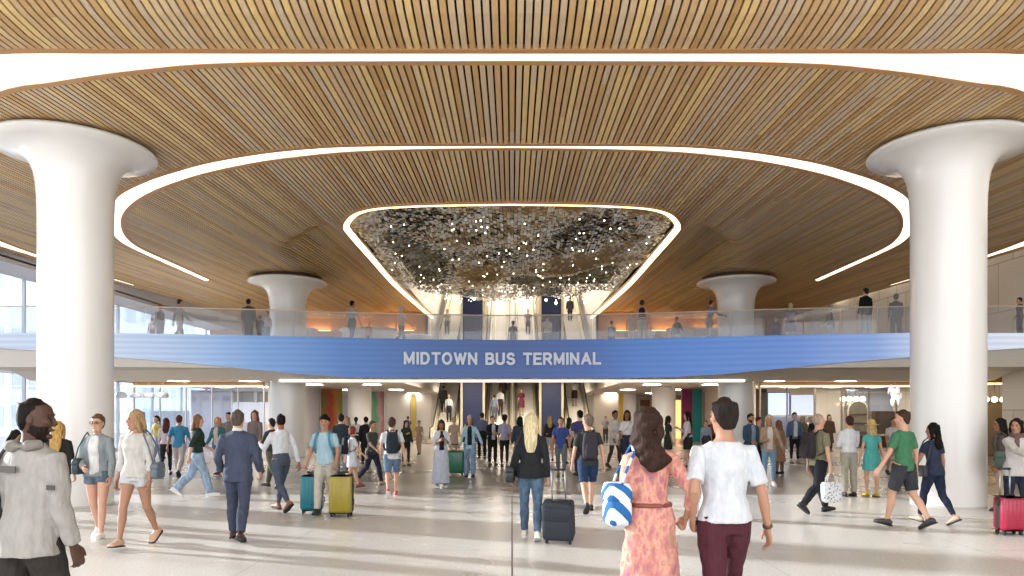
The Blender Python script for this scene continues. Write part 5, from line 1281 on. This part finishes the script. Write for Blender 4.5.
G('woman in white top and black skirt behind the royal blue t-shirt', 569, 464, 418, -20, sex='f', pose='stand', top=('tee', '#e9e7e4'), bot=('skirt', '#22222a', .34), hair=('long', '#2a1e1a'))
s = G('young man in black t-shirt and blue patterned shorts walking away', 588, 512, 413.5, 4, pose='bigR', yaw=28, mods=dict(aL=(4, 11, 12, 4)), top=('tee', '#3a3d3e', .36, .50), bot=('shorts', '#1f3c66'), hair=('short', '#7c6a58'), shoes='#2c2e34')
backpack(s, '#3f3a44', 'grey-purple backpack on the young man in black t-shirt')
D('black haired person in violet shirt behind the young man in black', 580, 20, 411, 20, pose='stand', top=('tee', '#4c4a88'), bot=('pants', '#3a3a44'), hair=('short', '#15110f'))
# ---- centre right
G('distant man in grey shirt far back right of the escalators', 605.5, 442.8, 416.5, 160, pose='stand', top=('tee', '#7c7c80'), bot=('pants', '#3c3c40'), hair=('short', '#3a3230'))
s = G('woman with cropped dark hair in long white cardigan', 615, 468.5, 411.5, -150, sex='f', skin='brown', pose='smallL', top=('coat', '#e3ded6', .96, .40), bot=('slim', '#4a4038'), hair=('short', '#1e1614'))
s = G('woman in white off-shoulder blouse and dark wide trousers', 627, 474, 411.5, 185, sex='f', skin='brown', pose='smallR', yaw=-20, top=('crop', '#f0eeee'), bot=('wide', '#2f3444'), hair=('medium', '#221816'))
shoulder_bag(s, 1, '#c9b3a4', 'beige crossbody bag of the woman in the white off-shoulder blouse', zc_=.54, w=.13, h=.10, cross=True)
D('woman in dark green dress just right of the floral dress woman', 668, 24, 416.5, -80, sex='f', pose='stand', top=('tee', '#33402e'), bot=('dress', '#3a4630', .32), hair=('medium', '#2a2220'))
G('woman with long dark hair, white blouse and dark green skirt before the magenta panel', 688, 468, 412.5, 75, sex='f', pose='phone', top=('blouse', '#ecebe8'), bot=('skirt', '#2e3026', .33), hair=('verylong', '#2c1c18'))
D('person in pale grey-blue shirt before the beige panel', 706, 28, 421, 170, pose='stand', top=('shirt', '#a6b0c8'), bot=('pants', '#4a4c58'), hair=('short', '#3c302a'))
D('person in red top just left of the t-shirt man, far back', 712, 29, 418, 10, pose='stand', top=('tee', '#a03a34'), bot=('pants', '#33302e'), hair=('short', '#201a18'))
# ---- right side
G('bearded man in denim jacket and jeans right of the t-shirt man', 750.5, 479, 414.5, 200, skin='tan', pose='weight', yaw=5, mods=dict(aR=(8, 10, 60, 18)), top=('jacket', '#3e5a74'), under='#8aa2bc', bot=('jeans', '#6f93b4'), hair=('short', '#2c221e'), beard='#3a2a22')
G('person with auburn hair and mustard top behind the man in denim', 758.5, 470, 418, -160, sex='f', pose='stand', top=('tee', '#b48a5c'), bot=('pants', '#2a2626'), hair=('afro', '#5a2a1e'))
s = G('blonde woman in tan blazer, light blue jeans and white trainers', 769, 485.5, 416, 172, sex='f', skin='tan', pose='weight', yaw=-25, mods=dict(aR=(14, 9, 80, 20), aL=(10, 18, 30, 8)), top=('blazer', '#b79678'), under='#e4d9c8', bot=('slim', '#6fa0c4'), hair=('long', '#d2b483'), shoes='#e9e7e4')
D('person in long tan coat behind the blonde woman in the blazer', 779, 20.5, 421, 20, sex='f', pose='stand', top=('longcoat', '#a87850'), bot=('pants', '#8a6848'), hair=('medium', '#8a5a40'))
G('man in open blue suit jacket and black trousers under the bright screens', 794.5, 463, 413, 176, pose='weight', top=('blazer', '#5d75a2'), under='#e9e6e4', bot=('slim', '#1e1c1e'), hair=('short', '#1c1715'), shoes='#b07c60')
D('woman with blonde hair in mustard jacket right of the blue suit jacket man', 802.5, 28, 416.5, 150, sex='f', pose='stand', top=('jacket', '#9a8a4c'), bot=('pants', '#5c5040'), hair=('long', '#c9a858'))
D('woman in white dress in the distant group', 809.5, 30, 416.5, 180, sex='f', pose='stand', top=('tee', '#e9e6e2'), bot=('dress', '#e6e2dc', .30), hair=('medium', '#c9b48c'))
D('person in black jacket in the distant group behind the shopping bag man', 815, 27, 416, 160, pose='hands', top=('jacket', '#1f1f22'), bot=('pants', '#1e1e22'), hair=('short', '#1a1614'))
s = G('bald man in olive t-shirt and dark trousers walking right with a shopping bag', 818, 513, 413, -72, pose='bigL', yaw=-6, lean=2, mods=dict(aR=(-4, 12, 8, 2), aL=(-6, 8, 12, 3)), top=('tee', '#8c8862', .36, .49), bot=('pants', '#22242c'), hair=('buzz', '#b89a84'), shoes='#222326', grip=(0, 1))
backpack(s, '#3a3038', 'dark plum backpack on the bald man in olive t-shirt')
def tote_mat():
    m, nt, b = new_mat('printed_bag'); N, Lk = nodes(m); tc = N.new('ShaderNodeTexCoord'); v = N.new('ShaderNodeTexVoronoi'); v.inputs['Scale'].default_value = 26
    Lk.new(tc.outputs['Object'], v.inputs['Vector']); r = N.new('ShaderNodeValToRGB'); r.color_ramp.elements[0].position = .28; r.color_ramp.elements[0].color = lin('#7d8088'); r.color_ramp.elements[1].position = .42; r.color_ramp.elements[1].color = lin('#dcdde0')
    Lk.new(v.outputs['Distance'], r.inputs['Fac']); Lk.new(r.outputs['Color'], b.inputs['Base Color']); return m
hand_bag(s, 1, '#d0d0d4', 'grey and white patterned shopping bag held by the bald man', w=.20, h=.20, d=.08, drop=.10, m=tote_mat(), rot=rad(75))
D('person in dark brown coat near the arched cabinet', 829, 33, 415, 170, pose='stand', top=('longcoat', '#5c3a2c'), bot=('pants', '#3a2a24'), hair=('medium', '#5a3424'))
G('man in white shirt and khaki trousers standing with back turned and arms folded', 849, 496.5, 417, 2, pose='folded', lean=0, top=('shirt', '#eeeff2', .97, .55), bot=('pants', '#b5b09c'), hair=('short', '#4a2a20'), shoes='#2e2620')
s = G('woman in turquoise dress, straw hat and yellow shoes with back turned', 872, 497, 422.5, -4, sex='f', pose='weight', mods=dict(aL=(0, 12, 6, 2), aR=(0, 12, 6, 2)), top=('tee', '#3fc4c0', .2, .54), bot=('dress', '#3cc0bd', .36), hair=('medium', '#d2b070'), hat='sun', shoes='#d9b92c')
D('person in pale pink shirt behind the green t-shirt man', 893.5, 20, 418.5, 170, skin='tan', pose='smallL', top=('tee', '#dcc9c4'), bot=('shorts', '#b8a890'), hair=('short', '#5a3024'))
s = G('man in green t-shirt and dark shorts walking with back turned left of the big column', 904, 528, 411, 30, skin='light', pose='walkL', yaw=20, mods=dict(aL=(8, 24, 14, 2), aR=(-10, 10, 14, 2)), top=('tee', '#3d8a5c', .40, .49), bot=('shorts', '#3c3d44'), hair=('short', '#4a3228'), shoes='#3a3634')
s = G('woman with long black hair, navy top and dark jeans before the big right column', 934, 524, 424, 20, sex='f', skin='tan', pose='walkL', yaw=30, mods=dict(aL=(16, 18, 20, 2), aR=(-4, 9, 10, 2)), top=('tee', '#2f3b54', .30, .50), bot=('slim', '#1f2c48'), bfab='denim', hair=('long', '#15110f'), shoes='#b49a84')
shoulder_bag(s, -1, '#2c2e34', 'small dark bag at the hip of the woman in navy', zc_=.48, w=.11, h=.11)
s = D('woman in white knit coat with brown scarf holding the red suitcase', 1016, 10.9, 420, 168, sex='f', skin='tan', yaw=-40, pose='weight', mods=dict(aR=('to', 7.72, 10.35, 1.08), aL=(6, 10, 40, 10)), top=('coat', '#ded8d2', .96, .47), bot=('jeans', '#2b3446'), hair=('medium', '#1e1715'), scarf='#7a5a54', shoes='#2a2624', grip=(0, 1))
x, y = at_floor(1009, 534.5); suitcase(x, y, rad(4), .35, .23, .48, '#a81f3e', 'crimson red ribbed suitcase at the right edge', ext=.40)
s2 = D('dark haired woman in dark cardigan behind the woman in white knit coat', 1001, 12.6, 419.5, 60, sex='f', skin='brown', pose='stand', yaw=20, top=('sweater', '#5c4a44'), bot=('slim', '#c9a890'), hair=('long', '#1c1412'))
shoulder_bag(s2, -1, '#38493f', 'dark green bag hanging on the woman behind the white coat', zc_=.48, w=.15, h=.18)
# ---- balcony
def Up(label, px, vt, face, H=1.75, dd=None, **k):
    z = 4.42; d = (z+H-EYE)*F/(HY-vt); d = dd or max(d, yf((px-CX)*26/F)+1.0); H2 = EYE-z+(HY-vt)*d/F; k.setdefault('lod', 2)
    return person(label, ((px-CX)*d/F, d, z), H2, rad(face), group=GU, **k)
Up('child in pale clothes upstairs at far left near the glass', 152, 318, 170, H=1.25, pose='stand', top=('tee', '#b9b7c0'), bot=('pants', '#a3a2ac'), hair=('short', '#6a5c54'))
Up('man in grey suit upstairs facing left, beside the child', 160, 304.5, 80, pose='stand', top=('blazer', '#6c6e78'), bot=('pants', '#74747c'), hair=('short', '#8a5c48'))
Up('man in light grey jacket walking upstairs left of the rear left column', 179.5, 299.5, -40, pose='walkL', top=('jacket', '#8c8a88'), bot=('pants', '#a49a8c'), hair=('short', '#3a302c'))
Up('man in dark grey coat upstairs with back turned, left of the rear left column', 248.5, 299.5, 5, pose='weight', build=1.1, top=('blazer', '#4c4c4a'), bot=('pants', '#55544e'), hair=('short', '#2a2624'))
Up('child in brown coat upstairs touching the rear left column', 260, 316, 0, H=1.25, dd=26.6, pose='stand', top=('coat', '#4c3f3c'), bot=('pants', '#3c3634'), hair=('short', '#2a1e1c'))
Up('person in pale pink top upstairs, beside the rear left column', 267, 312, 10, H=1.45, dd=27.2, sex='f', pose='stand', top=('blouse', '#d9c6d6'), bot=('pants', '#5a5058'), hair=('short', '#a8584c'))
Up('man in pale grey shirt upstairs facing right by the round desk', 352, 301.5, -30, pose='smallL', skin='tan', top=('shirt', '#bcb4ac'), bot=('jeans', '#6c7888'), hair=('short', '#14110f'))
Up('child in orange top upstairs between the round desks', 369, 322, 150, H=1.2, pose='stand', top=('tee', '#d98a4c'), bot=('pants', '#7c7470'), hair=('short', '#6a4434'))
Up('woman in white and pink top walking upstairs near the lit opening edge', 401.5, 305.5, -60, sex='f', pose='bigL', top=('tee', '#ecd9dc'), bot=('slim', '#8c8a94'), hair=('medium', '#d6ccc0'))
Up('person in grey upstairs in the middle, left of the standing couple on the stairs', 513, 321, 10, H=1.5, pose='stand', top=('tee', '#7c7c8c'), bot=('pants', '#6a6a78'), hair=('short', '#2a2422'))
Up('person in white t-shirt upstairs in front of the right navy pier', 547, 315.5, 10, pose='smallL', top=('tee', '#e9e6e0'), bot=('shorts', '#4c4a58'), hair=('short', '#8a4434'))
Up('person in pale blue t-shirt upstairs right of the escalators', 611.5, 321, 5, H=1.55, pose='stand', top=('tee', '#9cc6d2'), bot=('pants', '#4c5a5c'), hair=('short', '#2c2826'))
Up('person in beige upstairs just left of the woman in black top', 632, 312, 160, pose='stand', top=('tee', '#cbb69c'), bot=('pants', '#d9d2c8'), hair=('short', '#9a4c3c'))
Up('woman in black top and white trousers upstairs', 642, 300.5, -20, sex='f', pose='stand', top=('tank', '#1f1d1e', -.5), bot=('pants', '#e3ded8'), hair=('bun', '#3a2c24'))
Up('person in white upstairs, right of the woman in black top', 651, 326, 170, H=1.3, pose='walkL', top=('tee', '#efedea'), bot=('pants', '#e6e2dc'), hair=('short', '#c9b49c'))
Up('person in white trousers and charcoal jacket strolling upstairs', 677, 317, -60, H=1.6, pose='walkL', top=('jacket', '#5c5a5e'), bot=('pants', '#e0ddd8'), hair=('short', '#3c3430'))
Up('man in orange cap and blue-grey shirt leaning by the rear right column', 709, 300, -75, pose='weight', lean=10, mods=dict(aR=(40, 8, 40, 4)), top=('shirt', '#8a94bc'), bot=('jeans', '#a9acb8'), hair=('short', '#3a2c24'), hat='#d9532c')
Up('seated-height person in dusty purple shawl upstairs', 776, 318, -60, H=1.3, sex='f', pose='stand', top=('poncho', '#a08ab0'), bot=('skirt', '#8c7a9c'), hair=('short', '#d6cfc8'))
Up('woman in plum purple dress upstairs', 790.5, 304, -20, sex='f', pose='weight', top=('tee', '#7a3c68'), bot=('dress', '#7a3c68', .36), hair=('bun', '#d9c6a8'))
Up('person in olive jacket and white trousers upstairs', 830, 306, 60, H=1.65, pose='walkR', top=('jacket', '#5c5a44'), bot=('pants', '#e6e2da'), hair=('short', '#a08a60'))
Up('man in black blazer and white trousers upstairs at right', 866, 288.5, 20, H=1.85, pose='stand', top=('blazer', '#1c1b1c'), bot=('pants', '#dcd9d6'), hair=('short', '#1e1a18'), build=1.1)
Up('man in grey walking upstairs beside the big right column', 896, 294, -20, H=1.78, pose='walkL', top=('shirt', '#8a90a0'), bot=('pants', '#8c8e98'), hair=('short', '#8a8c90'))
Up('person in dark clothes upstairs at the far right edge', 1020, 298, 60, dd=24.9, pose='weight', top=('jacket', '#3c3c48'), bot=('pants', '#3a3a44'), hair=('short', '#1e1a1a'))
# ---- escalator riders
TN = math.tan(rad(30))
def Esc(label, px, vf, lane_x, face, upper=False, H=1.7, **k):
    y0, z0 = (42.9, 4.5) if upper else (41.8, .05)
    y = y0+1; 
    for _ in range(60):
        z = z0+(y-y0)*TN; want = (EYE-z)*F/(vf-HY) if abs(vf-HY) > 2 else y
        y -= (EYE-z-(vf-HY)*y/F)/(-TN-(vf-HY)/F)
    i = math.floor((y-y0)/(.2/TN)); z = z0+(i+1)*.2; y = y0+(i+.5)*.2/TN
    x = (px-CX)*y/F; x = min(max(x, lane_x-.28), lane_x+.28)
    return person(label, (x, y, z), H, rad(face), group=GE, lod=3, **k)
Esc('person in dark clothes high on the far left lower escalator', 442, 413, -4.1, 0, top=('coat', '#3c3234'), bot=('pants', '#2c2628'), hair=('short', '#2a2220'))
Esc('person in white shirt and dark trousers on the far left lower escalator', 449, 422, -4.1, 180, top=('shirt', '#dfe4ec'), bot=('pants', '#2c2e34'), hair=('short', '#c9b49c'))
Esc('person in slate blue on the second lower escalator', 494, 424, -.82, 0, top=('tee', '#7488a0'), bot=('pants', '#5a6474'), hair=('short', '#4a4440'))
Esc('person in white shirt on the second lower escalator, above the slate blue one', 500.5, 418, -.82, 0, top=('shirt', '#e6e2de'), bot=('pants', '#4a3c38'), hair=('short', '#5a4438'))
Esc('person in brown near the top of the second lower escalator', 503, 404, -.82, 0, top=('jacket', '#54403a'), bot=('pants', '#4a4038'), hair=('short', '#2a2220'))
Esc('woman in maroon dress on the third lower escalator', 520, 417, .88, 180, sex='f', top=('tee', '#6a2434'), bot=('dress', '#702c40', .30), hair=('medium', '#5a2a24'))
Esc('person in white top and dark skirt on the far right lower escalator', 574.5, 408, 4.1, 180, sex='f', top=('tee', '#eceae6'), bot=('skirt', '#3a2c24', .30), hair=('short', '#c9b090'))
Esc('person in grey standing on the third upper escalator', 528, 336, .88, 180, upper=True, top=('tee', '#8a8494'), bot=('pants', '#6c6878'), hair=('short', '#2a2424'))
Esc('person in dark clothes on the far right upper escalator', 570, 322, 4.1, 0, upper=True, top=('coat', '#3c3030'), bot=('pants', '#3a3030'), hair=('short', '#2a2222'))
Esc('person in grey-white standing on the far left upper escalator', 444, 336, -4.1, 180, upper=True, top=('tee', '#b9b4b0'), bot=('pants', '#6c6868'), hair=('short', '#5a4c48'))
